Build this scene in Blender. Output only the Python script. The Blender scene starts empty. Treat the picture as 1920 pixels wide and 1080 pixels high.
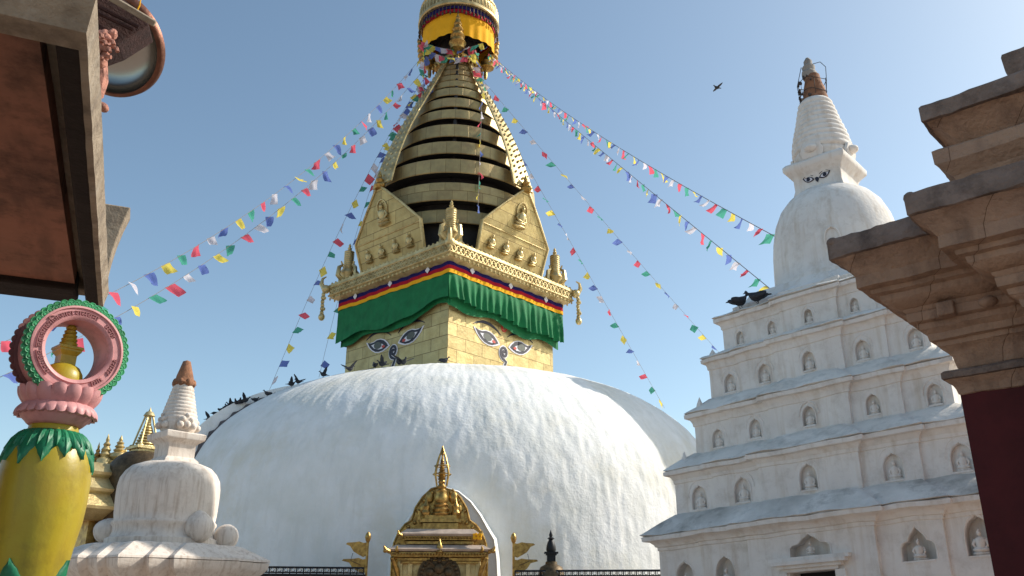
import bpy, bmesh, math, random
from mathutils import Vector, Matrix, noise
from math import sin, cos, pi, radians, atan2, hypot, sqrt
random.seed(7)
S = bpy.context.scene
COL = S.collection

# ---------------------------------------------------------------- camera, sky, sun, exposure
# the eye is at z = 0, the courtyard 1.6 m below it
GZ = -1.6
PITCH = radians(20.5); FPX = 1600.0
cd = bpy.data.cameras.new('camera'); cam = bpy.data.objects.new('camera', cd); COL.objects.link(cam)
cam.location = (0, 0, 0); cam.rotation_euler = (radians(90) + PITCH, 0, 0)
cd.sensor_width = 36; cd.lens = 36 * FPX / 1920; cd.clip_start = 0.05; cd.clip_end = 5000
S.camera = cam
SUN_AZ = radians(17)      # from +X towards +Y
SUN_EL = radians(37)
w = bpy.data.worlds.new('World'); S.world = w; w.use_nodes = True
nt = w.node_tree; bg = nt.nodes['Background']
sky = nt.nodes.new('ShaderNodeTexSky'); sky.sky_type = 'NISHITA'; sky.sun_disc = False
sky.sun_elevation = SUN_EL; sky.sun_rotation = pi / 2 - SUN_AZ
sky.altitude = 1400; sky.air_density = 1.0; sky.dust_density = 3.9; sky.ozone_density = 0.7
tn = nt.nodes.new('ShaderNodeVectorMath'); tn.operation = 'MULTIPLY'; tn.inputs[1].default_value = (1.03, 1.08, 0.97)
nt.links.new(sky.outputs[0], tn.inputs[0]); nt.links.new(tn.outputs[0], bg.inputs[0]); bg.inputs[1].default_value = 0.13
sl = bpy.data.lights.new('sun', 'SUN'); sl.energy = 3.6; sl.angle = radians(0.5); sl.color = (1, 0.93, 0.82)
so = bpy.data.objects.new('sun', sl); COL.objects.link(so)
sd = Vector((cos(SUN_EL) * cos(SUN_AZ), cos(SUN_EL) * sin(SUN_AZ), sin(SUN_EL)))
so.rotation_euler = sd.to_track_quat('Z', 'Y').to_euler(); so.location = sd * 60
S.view_settings.view_transform = 'Standard'; S.view_settings.look = 'None'
S.view_settings.exposure = 0.55; S.view_settings.gamma = 1

# ---------------------------------------------------------------- helpers
_c, _s = cos(PITCH), sin(PITCH)
def ray(px, py):
    xc = (px - 960) / FPX; yc = (540 - py) / FPX
    return Vector((xc, _c - yc * _s, _s + yc * _c))
def P(px, py, D):                     # point at horizontal distance D seen in that direction
    r = ray(px, py); return r * (D / hypot(r.x, r.y))
def te(px, py):
    r = ray(px, py); return r.z / hypot(r.x, r.y)

def tag(o, label=None, cat=None, group=None, kind=None):
    if label: o['label'] = label
    if cat: o['category'] = cat
    if group: o['group'] = group
    if kind: o['kind'] = kind
    return o
def empty(name, loc, rz=0.0):
    o = bpy.data.objects.new(name, None); COL.objects.link(o)
    o.location = loc; o.rotation_euler = (0, 0, rz); o.empty_display_size = 0.3
    return o
def rootof(o):
    while o.parent: o = o.parent
    return o
def inst(mesh, name, parent, loc=(0, 0, 0), rot=(0, 0, 0), scale=(1, 1, 1)):
    o = bpy.data.objects.new(name, mesh); COL.objects.link(o); o.parent = parent
    o.location = loc; o.rotation_euler = rot; o.scale = scale
    return o

def nz(x, y=0.0, z=0.0): return noise.noise(Vector((x, y, z)))

class MB:
    def __init__(s): s.v = []; s.f = []; s.mi = []; s.cur = 0
    def add(s, vs, fs):
        n = len(s.v); s.v += [tuple(v) for v in vs]
        for f in fs: s.f.append([i + n for i in f]); s.mi.append(s.cur)
    def xf(s, M, start=0):
        for i in range(start, len(s.v)): s.v[i] = tuple(M @ Vector(s.v[i]))
    def box(s, c, d, rz=0, M=None):
        x, y, z = [k / 2 for k in d]
        vs = [Vector((a * x, b * y, e * z)) for e in (-1, 1) for a, b in ((-1, -1), (1, -1), (1, 1), (-1, 1))]
        R = Matrix.Translation(c) @ Matrix.Rotation(rz, 4, 'Z')
        if M is not None: R = Matrix.Translation(c) @ M
        s.add([R @ v for v in vs], [(3, 2, 1, 0), (4, 5, 6, 7), (0, 1, 5, 4), (1, 2, 6, 5), (2, 3, 7, 6), (3, 0, 4, 7)])
    def lathe(s, prof, c=(0, 0), seg=32, a0=0, a1=2 * pi, rf=None, cap=True):   # prof: (r, z)
        full = abs(a1 - a0 - 2 * pi) < 1e-6; n = seg if full else seg + 1
        vs = []; fs = []
        for j, (r, z) in enumerate(prof):
            for i in range(n):
                a = a0 + (a1 - a0) * i / seg; rr = r * (rf(a, z) if rf else 1)
                vs.append((c[0] + rr * cos(a), c[1] + rr * sin(a), z))
        for j in range(len(prof) - 1):
            for i in range(seg):
                i2 = (i + 1) % n; a_, b_ = j * n + i, j * n + i2
                fs.append((a_, b_, b_ + n, a_ + n))
        if cap and full:
            if prof[0][0] > 1e-4: fs.append(list(range(n))[::-1])
            if prof[-1][0] > 1e-4: fs.append([(len(prof) - 1) * n + i for i in range(n)])
        s.add(vs, fs)
    def ball(s, c, r, seg=12, rings=8, M=None):
        if not hasattr(r, '__len__'): r = (r, r, r)
        vs = [(0, 0, -1)]; fs = []
        for j in range(1, rings):
            p = -pi / 2 + pi * j / rings
            for i in range(seg): a = 2 * pi * i / seg; vs.append((cos(p) * cos(a), cos(p) * sin(a), sin(p)))
        vs.append((0, 0, 1)); L = len(vs) - 1
        for i in range(seg):
            k = (i + 1) % seg; fs.append((0, 1 + k, 1 + i)); b = 1 + (rings - 2) * seg; fs.append((b + i, b + k, L))
        for j in range(rings - 2):
            for i in range(seg):
                k = (i + 1) % seg; a = 1 + j * seg; fs.append((a + i, a + k, a + seg + k, a + seg + i))
        R = Matrix.Translation(c) @ (M if M is not None else Matrix())
        s.add([R @ Vector((v[0] * r[0], v[1] * r[1], v[2] * r[2])) for v in vs], fs)
    def tube(s, pts, r, seg=8, cap=True):
        pts = [Vector(p) for p in pts]; n = len(pts); vs = []; fs = []; up = Vector((0, 0, 1))
        rr = r if hasattr(r, '__len__') else [r] * n
        prev = None
        for i, p in enumerate(pts):
            t = (pts[min(i + 1, n - 1)] - pts[max(i - 1, 0)]).normalized()
            if prev is None:
                a = t.cross(up)
                if a.length < 1e-3: a = t.cross(Vector((1, 0, 0)))
            else: a = prev - t * prev.dot(t)
            a.normalize(); prev = a; b = t.cross(a)
            for k in range(seg):
                q = 2 * pi * k / seg; vs.append(p + (a * cos(q) + b * sin(q)) * rr[i])
        for i in range(n - 1):
            for k in range(seg):
                k2 = (k + 1) % seg; fs.append((i * seg + k, i * seg + k2, (i + 1) * seg + k2, (i + 1) * seg + k))
        if cap: fs += [list(range(seg))[::-1], [(n - 1) * seg + k for k in range(seg)]]
        s.add(vs, fs)
    def prism(s, poly, M, t):       # poly in local XZ, thickness t along local -Y .. 0 ; M places it
        n = len(poly); vs = [M @ Vector((x, 0, z)) for x, z in poly] + [M @ Vector((x, -t, z)) for x, z in poly]
        fs = [list(range(n))[::-1], [n + i for i in range(n)]]
        for i in range(n): k = (i + 1) % n; fs.append((i, k, n + k, n + i))
        s.add(vs, fs)
    def rings(s, loops, closed=True, cap=True):
        n = len(loops[0]); vs = [p for l in loops for p in l]; fs = []
        for j in range(len(loops) - 1):
            for i in range(n if closed else n - 1):
                k = (i + 1) % n; fs.append((j * n + i, j * n + k, (j + 1) * n + k, (j + 1) * n + i))
        if cap and closed:
            fs.append(list(range(n))[::-1]); fs.append([(len(loops) - 1) * n + i for i in range(n)])
        s.add(vs, fs)
    def mesh(s, name, mats, smooth=True, ang=40, off=(0, 0, 0), frame=None):
        me = bpy.data.meshes.new(name)
        if frame is not None: vs = [frame @ Vector(v) for v in s.v]
        else: vs = [(v[0] - off[0], v[1] - off[1], v[2] - off[2]) for v in s.v]
        me.from_pydata([tuple(v) for v in vs], [], s.f); me.validate()
        if not isinstance(mats, (list, tuple)): mats = [mats]
        for m in mats: me.materials.append(m)
        if len(mats) > 1 and len(me.polygons) == len(s.mi): me.polygons.foreach_set('material_index', s.mi)
        bm = bmesh.new(); bm.from_mesh(me); bmesh.ops.recalc_face_normals(bm, faces=bm.faces); bm.to_mesh(me); bm.free()
        if smooth:
            me.polygons.foreach_set('use_smooth', [True] * len(me.polygons))
            try: me.set_sharp_from_angle(angle=radians(ang))
            except Exception: pass
        me.update(); return me
    def build(s, name, mats, parent=None, mode='f', smooth=True, ang=40, bevel=0):
        """mode f: x,y in the root's own frame, z in the world; mode w: world coordinates"""
        if parent is None: me = s.mesh(name, mats, smooth, ang)
        else:
            rt = rootof(parent)
            if mode == 'f': me = s.mesh(name, mats, smooth, ang, off=(0, 0, rt.location.z))
            else:
                M = (Matrix.Translation(rt.location) @ Matrix.Rotation(rt.rotation_euler.z, 4, 'Z')).inverted()
                me = s.mesh(name, mats, smooth, ang, frame=M)
        o = bpy.data.objects.new(name, me); COL.objects.link(o)
        if parent is not None: o.parent = parent
        if bevel:
            b = o.modifiers.new('bevel', 'BEVEL'); b.width = bevel; b.segments = 2; b.limit_method = 'ANGLE'; b.angle_limit = radians(35)
            b.harden_normals = False
        return o

def redent(w, c1=None, p1=0, c2=None, p2=0, o=0, step=None):
    """square plan of half width w, centre bays |x|<c1 standing p1 proud, |x|<c2 a further p2; all grown by o"""
    w_ = w + o; side = [(-w_, -w_)]
    if c1: side += [(-(c1 + o), -w_), (-(c1 + o), -w_ - p1)]
    if c2: side += [(-(c2 + o), -w_ - p1), (-(c2 + o), -w_ - p1 - p2)]
    side += [(-x, y) for x, y in side[:0:-1]]
    pts = []
    for k in range(4):
        cs, sn = [(1, 0), (0, 1), (-1, 0), (0, -1)][k]
        for x, y in side: pts.append((x * cs - y * sn, x * sn + y * cs))
    return pts
def subd(pts, counts):
    out = []
    for i in range(len(pts)):
        a = pts[i]; b = pts[(i + 1) % len(pts)]; n = counts[i]
        for k in range(n): t = k / n; out.append((a[0] + (b[0] - a[0]) * t, a[1] + (b[1] - a[1]) * t))
    return out
def loftplan(mb, prof, w, c1=None, p1=0, c2=None, p2=0, step=0.15, jit=0.006, seed=0, freq=2.5):
    """prof: (offset, z) from bottom to top"""
    base = redent(w, c1, p1, c2, p2, 0)
    cnt = [max(1, round(hypot(base[i][0] - base[(i + 1) % len(base)][0], base[i][1] - base[(i + 1) % len(base)][1]) / step)) for i in range(len(base))]
    loops = []
    for o, z in prof:
        lp = []
        for x, y in subd(redent(w, c1, p1, c2, p2, o), cnt):
            j = Vector((nz(x * freq + seed, y * freq, z * freq), nz(x * freq, y * freq + seed + 9, z * freq), nz(x * freq + 5, y * freq, z * freq + seed))) * jit
            lp.append((x + j.x, y + j.y, z + j.z * 1.3))
        loops.append(lp)
    mb.rings(loops)

def ogee(w, h, n=9, flat=0.42):
    """pointed arch outline, base centre at 0,0"""
    pts = [(-w / 2, 0)]
    for i in range(n + 1):
        t = i / n
        x = -w / 2 * (cos(t * pi / 2) ** 0.9 if t < 1 else 0); z = h * (flat + (1 - flat) * .9 * sin(t * pi / 2))
        z += 0.05 * h * (t > 0.9)
        pts.append((x, z))
    return pts + [(-x, z) for x, z in pts[-2::-1]]
def trefoil(w, h):
    pts = []
    for x, z in [(-.5, 0), (-.5, .3), (-.49, .42), (-.43, .52), (-.34, .56), (-.27, .57), (-.24, .66), (-.17, .78), (-.08, .88), (0, 1)]: pts.append((x * w, z * h))
    return pts + [(-x, z) for x, z in pts[-2::-1]]

def cut(o, cutter):
    """carve niches into a wall for good (the cutter is removed)"""
    me = cutter.mesh('cutter', [], off=(0, 0, rootof(o).location.z)); co = bpy.data.objects.new('cutter', me); COL.objects.link(co)
    co.parent = rootof(o)
    m = o.modifiers.new('b', 'BOOLEAN'); m.operation = 'DIFFERENCE'; m.object = co; m.solver = 'EXACT'
    bpy.context.view_layer.update()
    dg = bpy.context.evaluated_depsgraph_get(); ne = bpy.data.meshes.new_from_object(o.evaluated_get(dg))
    o.modifiers.clear(); old = o.data; o.data = ne; ne.name = old.name
    ne.polygons.foreach_set('use_smooth', [True] * len(ne.polygons)); ne.set_sharp_from_angle(angle=radians(35))
    bpy.data.objects.remove(co); bpy.data.meshes.remove(me)

# ---------------------------------------------------------------- materials
def mat(name, col, rough=0.8, metal=0.0, var=0.0, vscale=3.0, col2=None, bump=0.0, bscale=20.0, streak=None, streak_amt=0.0,
        streak_scale=(6, 6, 0.7), stain=None, stain_amt=0.0, stain_scale=1.2, spec=0.4, detail=5, brick=None, sheen=0.0, coat=0.0, bdist=0.02):
    m = bpy.data.materials.new(name); m.use_nodes = True; t = m.node_tree; N = t.nodes; L = t.links
    b = N['Principled BSDF']; b.inputs['Roughness'].default_value = rough; b.inputs['Metallic'].default_value = metal
    b.inputs['Specular IOR Level'].default_value = spec
    if coat: b.inputs['Coat Weight'].default_value = coat
    tc = N.new('ShaderNodeTexCoord'); cur = None
    def rgb(c):
        n = N.new('ShaderNodeRGB'); n.outputs[0].default_value = (*c, 1); return n.outputs[0]
    def tex(scale, det=detail, vec=None, rough_=0.6):
        n = N.new('ShaderNodeTexNoise'); n.inputs['Scale'].default_value = scale; n.inputs['Detail'].default_value = det
        n.inputs['Roughness'].default_value = rough_; L.new(vec or tc.outputs['Object'], n.inputs['Vector']); return n.outputs['Fac']
    def ramp(src, a, b_):
        n = N.new('ShaderNodeMapRange'); n.inputs['From Min'].default_value = a; n.inputs['From Max'].default_value = b_; n.clamp = True
        L.new(src, n.inputs['Value']); return n.outputs[0]
    def mix(fac, a, b_):
        n = N.new('ShaderNodeMix'); n.data_type = 'RGBA'; L.new(a, n.inputs[6]); L.new(b_, n.inputs[7])
        if isinstance(fac, float): n.inputs[0].default_value = fac
        else: L.new(fac, n.inputs[0])
        return n.outputs[2]
    def mul(src, k):
        n = N.new('ShaderNodeMath'); n.operation = 'MULTIPLY'; L.new(src, n.inputs[0]); n.inputs[1].default_value = k; return n.outputs[0]
    cur = rgb(col)
    if var:
        c2 = col2 or tuple(k * (1 - var) for k in col)
        cur = mix(ramp(tex(vscale), 0.35, 0.68), cur, rgb(c2))
    if streak:
        mp = N.new('ShaderNodeMapping'); mp.inputs['Scale'].default_value = streak_scale; L.new(tc.outputs['Object'], mp.inputs[0])
        cur = mix(mul(ramp(tex(1.0, 6, mp.outputs[0]), 0.5, 0.78), streak_amt), cur, rgb(streak))
    if stain:
        cur = mix(mul(ramp(tex(stain_scale, 8, None, 0.7), 0.5, 0.72), stain_amt), cur, rgb(stain))
    bh = None
    if brick:
        br = N.new('ShaderNodeTexBrick'); mp = N.new('ShaderNodeMapping'); L.new(tc.outputs['Object'], mp.inputs[0])
        # put the courses on walls facing x and y alike
        sx = N.new('ShaderNodeSeparateXYZ'); L.new(tc.outputs['Object'], sx.inputs[0])
        ad = N.new('ShaderNodeMath'); ad.operation = 'ADD'; L.new(sx.outputs[0], ad.inputs[0]); L.new(sx.outputs[1], ad.inputs[1])
        cb = N.new('ShaderNodeCombineXYZ'); L.new(ad.outputs[0], cb.inputs[0]); L.new(sx.outputs[2], cb.inputs[1])
        L.new(cb.outputs[0], br.inputs['Vector']); br.inputs['Scale'].default_value = 1.0
        br.inputs['Brick Width'].default_value = brick[0]; br.inputs['Row Height'].default_value = brick[1]; br.inputs['Mortar Size'].default_value = brick[2]
        br.inputs['Mortar Smooth'].default_value = 0.3
        br.inputs['Color1'].default_value = (1, 1, 1, 1); br.inputs['Color2'].default_value = (0.72, 0.72, 0.72, 1); br.inputs['Mortar'].default_value = (0.35, 0.3, 0.25, 1)
        n = N.new('ShaderNodeMix'); n.data_type = 'RGBA'; n.blend_type = 'MULTIPLY'; n.inputs[0].default_value = 1.0
        L.new(cur, n.inputs[6]); L.new(br.outputs['Color'], n.inputs[7]); cur = n.outputs[2]; bh = br.outputs['Fac']
    L.new(cur, b.inputs['Base Color'])
    if bump:
        bp = N.new('ShaderNodeBump'); bp.inputs['Strength'].default_value = bump; bp.inputs['Distance'].default_value = bdist
        L.new(tex(bscale, 6), bp.inputs['Height']); last = bp
        if bh is not None:
            b2 = N.new('ShaderNodeBump'); b2.inputs['Strength'].default_value = 0.6; b2.inputs['Distance'].default_value = 0.02; b2.invert = True
            L.new(bh, b2.inputs['Height']); L.new(bp.outputs[0], b2.inputs['Normal']); last = b2
        L.new(last.outputs[0], b.inputs['Normal'])
    return m

def cloth(name, col, trans=0.5):
    m = bpy.data.materials.new(name); m.use_nodes = True; t = m.node_tree; N = t.nodes; L = t.links
    N.remove(N['Principled BSDF']); o = N['Material Output']
    d = N.new('ShaderNodeBsdfDiffuse'); tr = N.new('ShaderNodeBsdfTranslucent'); mx = N.new('ShaderNodeMixShader')
    ns = N.new('ShaderNodeTexNoise'); ns.inputs['Scale'].default_value = 30; tc = N.new('ShaderNodeTexCoord'); L.new(tc.outputs['Object'], ns.inputs['Vector'])
    mr = N.new('ShaderNodeMapRange'); mr.inputs['To Min'].default_value = 0.72; mr.inputs['To Max'].default_value = 1.12; L.new(ns.outputs['Fac'], mr.inputs['Value'])
    mm = N.new('ShaderNodeVectorMath'); mm.operation = 'SCALE'; mm.inputs[0].default_value = col; L.new(mr.outputs[0], mm.inputs['Scale'])
    L.new(mm.outputs[0], d.inputs[0]); L.new(mm.outputs[0], tr.inputs[0]); mx.inputs[0].default_value = trans
    L.new(d.outputs[0], mx.inputs[1]); L.new(tr.outputs[0], mx.inputs[2]); L.new(mx.outputs[0], o.inputs[0])
    return m

M = {}
M['dome'] = mat('dome_whitewash', (0.85, 0.85, 0.84), 0.75, var=0.08, vscale=0.8, col2=(0.74, 0.74, 0.70), bump=0.6, bscale=9, bdist=0.03, streak=(0.66, 0.66, 0.63), streak_amt=0.7, streak_scale=(3, 3, 0.35),
                stain=(0.66, 0.60, 0.46), stain_amt=0.7, stain_scale=0.3, spec=0.3)
M['white'] = mat('chaitya_whitewash', (0.80, 0.765, 0.72), 0.85, var=0.1, vscale=2.2, col2=(0.72, 0.68, 0.64), bump=0.5, bscale=14,
                 streak=(0.50, 0.40, 0.29), streak_amt=0.6, stain=(0.40, 0.34, 0.28), stain_amt=0.42, stain_scale=4.5, spec=0.2, streak_scale=(9, 9, 0.9))
M['roofwhite'] = mat('mossy_ledge_wash', (0.78, 0.75, 0.70), 0.9, var=0.35, vscale=1.5, col2=(0.44, 0.42, 0.38), bump=0.7, bscale=12,
                     stain=(0.16, 0.15, 0.13), stain_amt=0.75, stain_scale=2.2, spec=0.2)
M['ledgewhite'] = mat('washed_ledge', (0.84, 0.80, 0.74), 0.9, var=0.15, vscale=1.5, col2=(0.66, 0.62, 0.56), bump=0.6, bscale=12, stain=(0.28, 0.27, 0.24), stain_amt=0.6, stain_scale=2.6, spec=0.2)
M['cream'] = mat('aged_cream_wash', (0.74, 0.66, 0.58), 0.85, var=0.12, vscale=4, col2=(0.66, 0.60, 0.54), bump=0.4, bscale=30, bdist=0.01,
                 streak=(0.34, 0.24, 0.17), streak_amt=0.75, stain=(0.36, 0.28, 0.22), stain_amt=0.5, stain_scale=5, spec=0.2, streak_scale=(22, 22, 1.6))
M['terracotta'] = mat('terracotta', (0.34, 0.155, 0.08), 0.9, var=0.4, vscale=12, bump=0.8, bscale=40, bdist=0.01, stain=(0.10, 0.08, 0.07), stain_amt=0.6, stain_scale=9)
GOLD = (0.64, 0.52, 0.27)
M['gold'] = mat('gilt_copper', GOLD, 0.42, 0.6, var=0.3, vscale=2.5, col2=(0.46, 0.34, 0.14), bump=0.6, bscale=16, stain=(0.20, 0.15, 0.08), stain_amt=0.45, stain_scale=2.5)
M['goldplate'] = mat('gilt_plates', (0.60, 0.47, 0.21), 0.42, 0.5, var=0.22, vscale=1.8, col2=(0.45, 0.33, 0.13), bump=0.5, bscale=5, bdist=0.03,
                     stain=(0.24, 0.18, 0.09), stain_amt=0.4, stain_scale=1.5, brick=(0.95, 0.52, 0.012))
M['goldband'] = mat('gilt_ring', (0.52, 0.40, 0.18), 0.5, 0.5, var=0.3, vscale=2.5, col2=(0.38, 0.29, 0.14), bump=0.5, bscale=5, bdist=0.03,
                    stain=(0.30, 0.13, 0.07), stain_amt=0.35, stain_scale=1.2, brick=(0.9, 3.0, 0.012))
M['goldold'] = mat('tarnished_gilt', (0.55, 0.36, 0.11), 0.38, 0.85, var=0.5, vscale=9, col2=(0.26, 0.15, 0.05), bump=0.6, bscale=35, bdist=0.01, stain=(0.06, 0.04, 0.02), stain_amt=0.7, stain_scale=8)
M['bronze'] = mat('dark_bronze', (0.13, 0.09, 0.05), 0.5, 0.7, var=0.5, vscale=12, bump=0.6, bscale=40, bdist=0.01)
M['dust'] = mat('dusty_roof_plate', (0.50, 0.40, 0.33), 0.7, 0.1, var=0.3, vscale=5, bump=0.3, bscale=20)
M['dark'] = mat('plain_near_black', (0.026, 0.025, 0.026), 0.8, 0.0, var=0.4, vscale=3)  # one near-black tone for spire core, ring undersides, hub and doorway
M['pupil'] = mat('dark_paint', (0.02, 0.018, 0.035), 0.5, var=0.3, vscale=9)
M['paintwhite'] = mat('white_paint', (0.75, 0.73, 0.78), 0.5, var=0.15, vscale=9)
M['paintred'] = mat('red_paint', (0.55, 0.07, 0.05), 0.5, var=0.2, vscale=9)
M['iris'] = mat('iris_paint', (0.10, 0.11, 0.09), 0.5, var=0.3, vscale=9)
M['green'] = mat('green_cloth', (0.014, 0.18, 0.062), 0.7, var=0.3, vscale=2.0, bump=0.3, bscale=6, spec=0.2)
M['red'] = mat('red_cloth', (0.42, 0.012, 0.03), 0.8, var=0.2, vscale=4, spec=0.1)
M['blue'] = mat('navy_cloth', (0.02, 0.015, 0.11), 0.8, var=0.2, vscale=4, spec=0.1)
M['yellow'] = mat('yellow_cloth', (0.86, 0.42, 0.02), 0.8, var=0.12, vscale=2, spec=0.1, bump=0.3, bscale=4)
M['f_blue'] = cloth('blue_flag_cloth', (0.16, 0.23, 0.58)); M['f_white'] = cloth('white_flag_cloth', (0.74, 0.72, 0.80))
M['f_red'] = cloth('red_flag_cloth', (0.80, 0.14, 0.20)); M['f_green'] = cloth('green_flag_cloth', (0.10, 0.42, 0.32)); M['f_yellow'] = cloth('yellow_flag_cloth', (0.88, 0.74, 0.16))
M['cord'] = mat('cord', (0.25, 0.22, 0.2), 0.9)
M['pink'] = mat('pink_gloss_paint', (0.62, 0.30, 0.30), 0.5, var=0.25, vscale=9, col2=(0.52, 0.23, 0.23), bump=0.25, bscale=30, bdist=0.006, stain=(0.16, 0.07, 0.07), stain_amt=0.4, stain_scale=9, spec=0.4)
M['rim_green'] = mat('green_gloss_paint', (0.06, 0.36, 0.15), 0.4, var=0.35, vscale=14, bump=0.3, bscale=50, bdist=0.005, stain=(0.02, 0.06, 0.03), stain_amt=0.5, stain_scale=14)
M['leafpaint'] = mat('leaf_green_paint', (0.012, 0.19, 0.085), 0.45, var=0.35, vscale=16, bump=0.4, bscale=40, bdist=0.005)
M['vase'] = mat('mustard_gloss_paint', (0.40, 0.315, 0.024), 0.38, var=0.3, vscale=6, col2=(0.38, 0.27, 0.018), bump=0.25, bscale=25, bdist=0.006,
                stain=(0.13, 0.09, 0.015), stain_amt=0.55, stain_scale=5, spec=0.4, streak=(0.2, 0.15, 0.02), streak_amt=0.4, streak_scale=(25, 25, 2))
M['pinkmid'] = mat('pink_shade_paint', (0.36, 0.135, 0.14), 0.5, var=0.2, vscale=9)
M['pinkdark'] = mat('maroon_underpaint', (0.17, 0.06, 0.06), 0.6, var=0.3, vscale=9)
M['brownstone'] = mat('weathered_brown_plaster', (0.44, 0.275, 0.185), 0.85, var=0.35, vscale=5, col2=(0.38, 0.24, 0.17), bump=1.0, bscale=30, bdist=0.015,
                      streak=(0.09, 0.05, 0.04), streak_amt=0.6, stain=(0.10, 0.065, 0.05), stain_amt=0.55, stain_scale=4, spec=0.2, streak_scale=(7, 7, 1.0), brick=(0.47, 9.0, 0.0018))
M['brownedge'] = mat('sooty_cornice_edge', (0.27, 0.195, 0.16), 0.9, var=0.4, vscale=8, bump=0.9, bscale=26, bdist=0.02, stain=(0.05, 0.035, 0.03), stain_amt=0.7, stain_scale=6, spec=0.2)
M['maroon'] = mat('maroon_plaster', (0.085, 0.010, 0.011), 0.75, var=0.4, vscale=3, bump=0.3, bscale=15, spec=0.3)
M['eave_red'] = mat('peeling_red_soffit', (0.21, 0.10, 0.066), 0.85, var=0.5, vscale=1.7, col2=(0.30, 0.13, 0.085), bump=0.5, bscale=10, bdist=0.01,
                    stain=(0.028, 0.018, 0.014), stain_amt=1.0, stain_scale=2.4, spec=0.2, streak=(0.05, 0.03, 0.025), streak_amt=0.8, streak_scale=(5, 1.2, 1))
M['eave_dark'] = mat('sooty_soffit', (0.028, 0.02, 0.017), 0.9, var=0.4, vscale=4, bump=0.5, bscale=20, spec=0.2)
M['eave_edge'] = mat('grey_lime_edge', (0.34, 0.275, 0.205), 0.9, var=0.4, vscale=5, col2=(0.22, 0.175, 0.13), bump=0.9, bscale=18, bdist=0.02, stain=(0.12, 0.09, 0.07), stain_amt=0.6, stain_scale=5, spec=0.2, streak=(0.5, 0.45, 0.38), streak_amt=0.4, streak_scale=(9, 9, 1.5))
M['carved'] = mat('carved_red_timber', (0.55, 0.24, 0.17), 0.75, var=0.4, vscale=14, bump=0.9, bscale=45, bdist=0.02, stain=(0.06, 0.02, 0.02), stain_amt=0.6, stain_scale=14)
M['carvedshade'] = mat('carved_timber_shaded', (0.06, 0.022, 0.018), 0.9, var=0.5, vscale=14, bump=0.9, bscale=45)  # darker copy of the carved timber, shade put into its colour
M['steel'] = mat('dull_polished_metal', (0.30, 0.29, 0.27), 0.24, 1.0, var=0.3, vscale=2, col2=(0.30, 0.27, 0.24), bump=0.06, bscale=8)
M['copper'] = mat('copper_rim', (0.20, 0.085, 0.055), 0.45, 0.7, var=0.4, vscale=14, bump=0.4, bscale=30, bdist=0.01)
M['iron'] = mat('black_iron', (0.012, 0.013, 0.016), 0.5, 0.3, var=0.3, vscale=20)
M['bird'] = mat('slate_feathers', (0.016, 0.018, 0.024), 0.6, var=0.5, vscale=30, col2=(0.03, 0.034, 0.045))
M['ground'] = mat('brick_paving', (0.46, 0.36, 0.29), 0.9, var=0.3, vscale=3, bump=0.4, bscale=12, stain=(0.16, 0.13, 0.11), stain_amt=0.6)
M['plinth'] = mat('grey_stone', (0.32, 0.29, 0.26), 0.9, var=0.3, vscale=3, bump=0.4, bscale=12)
M['wire'] = mat('rusty_wire', (0.06, 0.045, 0.04), 0.8)
M['stepshadow'] = mat('step_shadow_tone', (0.16, 0.15, 0.16), 0.9, var=0.4, vscale=3, bump=0.6, bscale=8)  # dark tone painted in for the zigzag shadows along the steps

# ---------------------------------------------------------------- ground
g = MB(); n = 24
g.add([(-1200, -1200, GZ), (1200, -1200, GZ), (1200, 1200, GZ), (-1200, 1200, GZ)], [(0, 1, 2, 3)])
tag(g.build('ground', M['ground'], smooth=False), kind='structure')

# ================================================================ THE GREAT STUPA
RZ = radians(-42)
G = empty('great_stupa', (-2.70, 35.9, GZ), RZ)
tag(G, 'huge whitewashed stupa dome carrying a gilded tower with painted eyes and a ringed spire', 'stupa')
# --- dome
DC = (0.35, 0.25)      # the mound's centre in the tower's frame, a hand's breadth off
def domebump(a, t, z):
    x, y = cos(a), sin(a)
    d = 0.07 * nz(x * 3, y * 3, z * 0.35) + 0.012 * nz(x * 14, y * 14, z * 0.5 + 3) + 0.022 * nz(x * 48, y * 48, z * 1.3) + 0.018 * nz(x * 105, y * 105, z * 3.2)
    return d
mb = MB(); nt_, na = 170, 840; loops = []
for j in range(nt_ + 1):
    t = (j / nt_) * pi / 2; r = 11.06 * cos(t) ** 0.774; z = -0.35 + 9.14 * sin(t) ** 0.539
    if j == nt_: r = 0.01
    lp = []
    for i in range(na):
        a = 2 * pi * i / na; d = domebump(a, t, z * 1.0)
        up = 0.15 + 0.85 * sin(t) ** 3
        lp.append((DC[0] + (r + d * cos(t) ** .3) * cos(a), DC[1] + (r + d * cos(t) ** .3) * sin(a), z + d * up * 0.8))
    loops.append(lp)
mb.rings([[(DC[0] + 11.15 * cos(2 * pi * i / na), DC[1] + 11.15 * sin(2 * pi * i / na), -1.0) for i in range(na)]] + loops, cap=False)
mb.build('dome', M['dome'], G, ang=180)
mb = MB(); mb.lathe([(12.2, GZ), (12.2, -1.25), (12.0, -1.15), (12.0, -1.0), (10.5, -1.0)], DC, 64); mb.build('plinth', M['plinth'], G)

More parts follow.
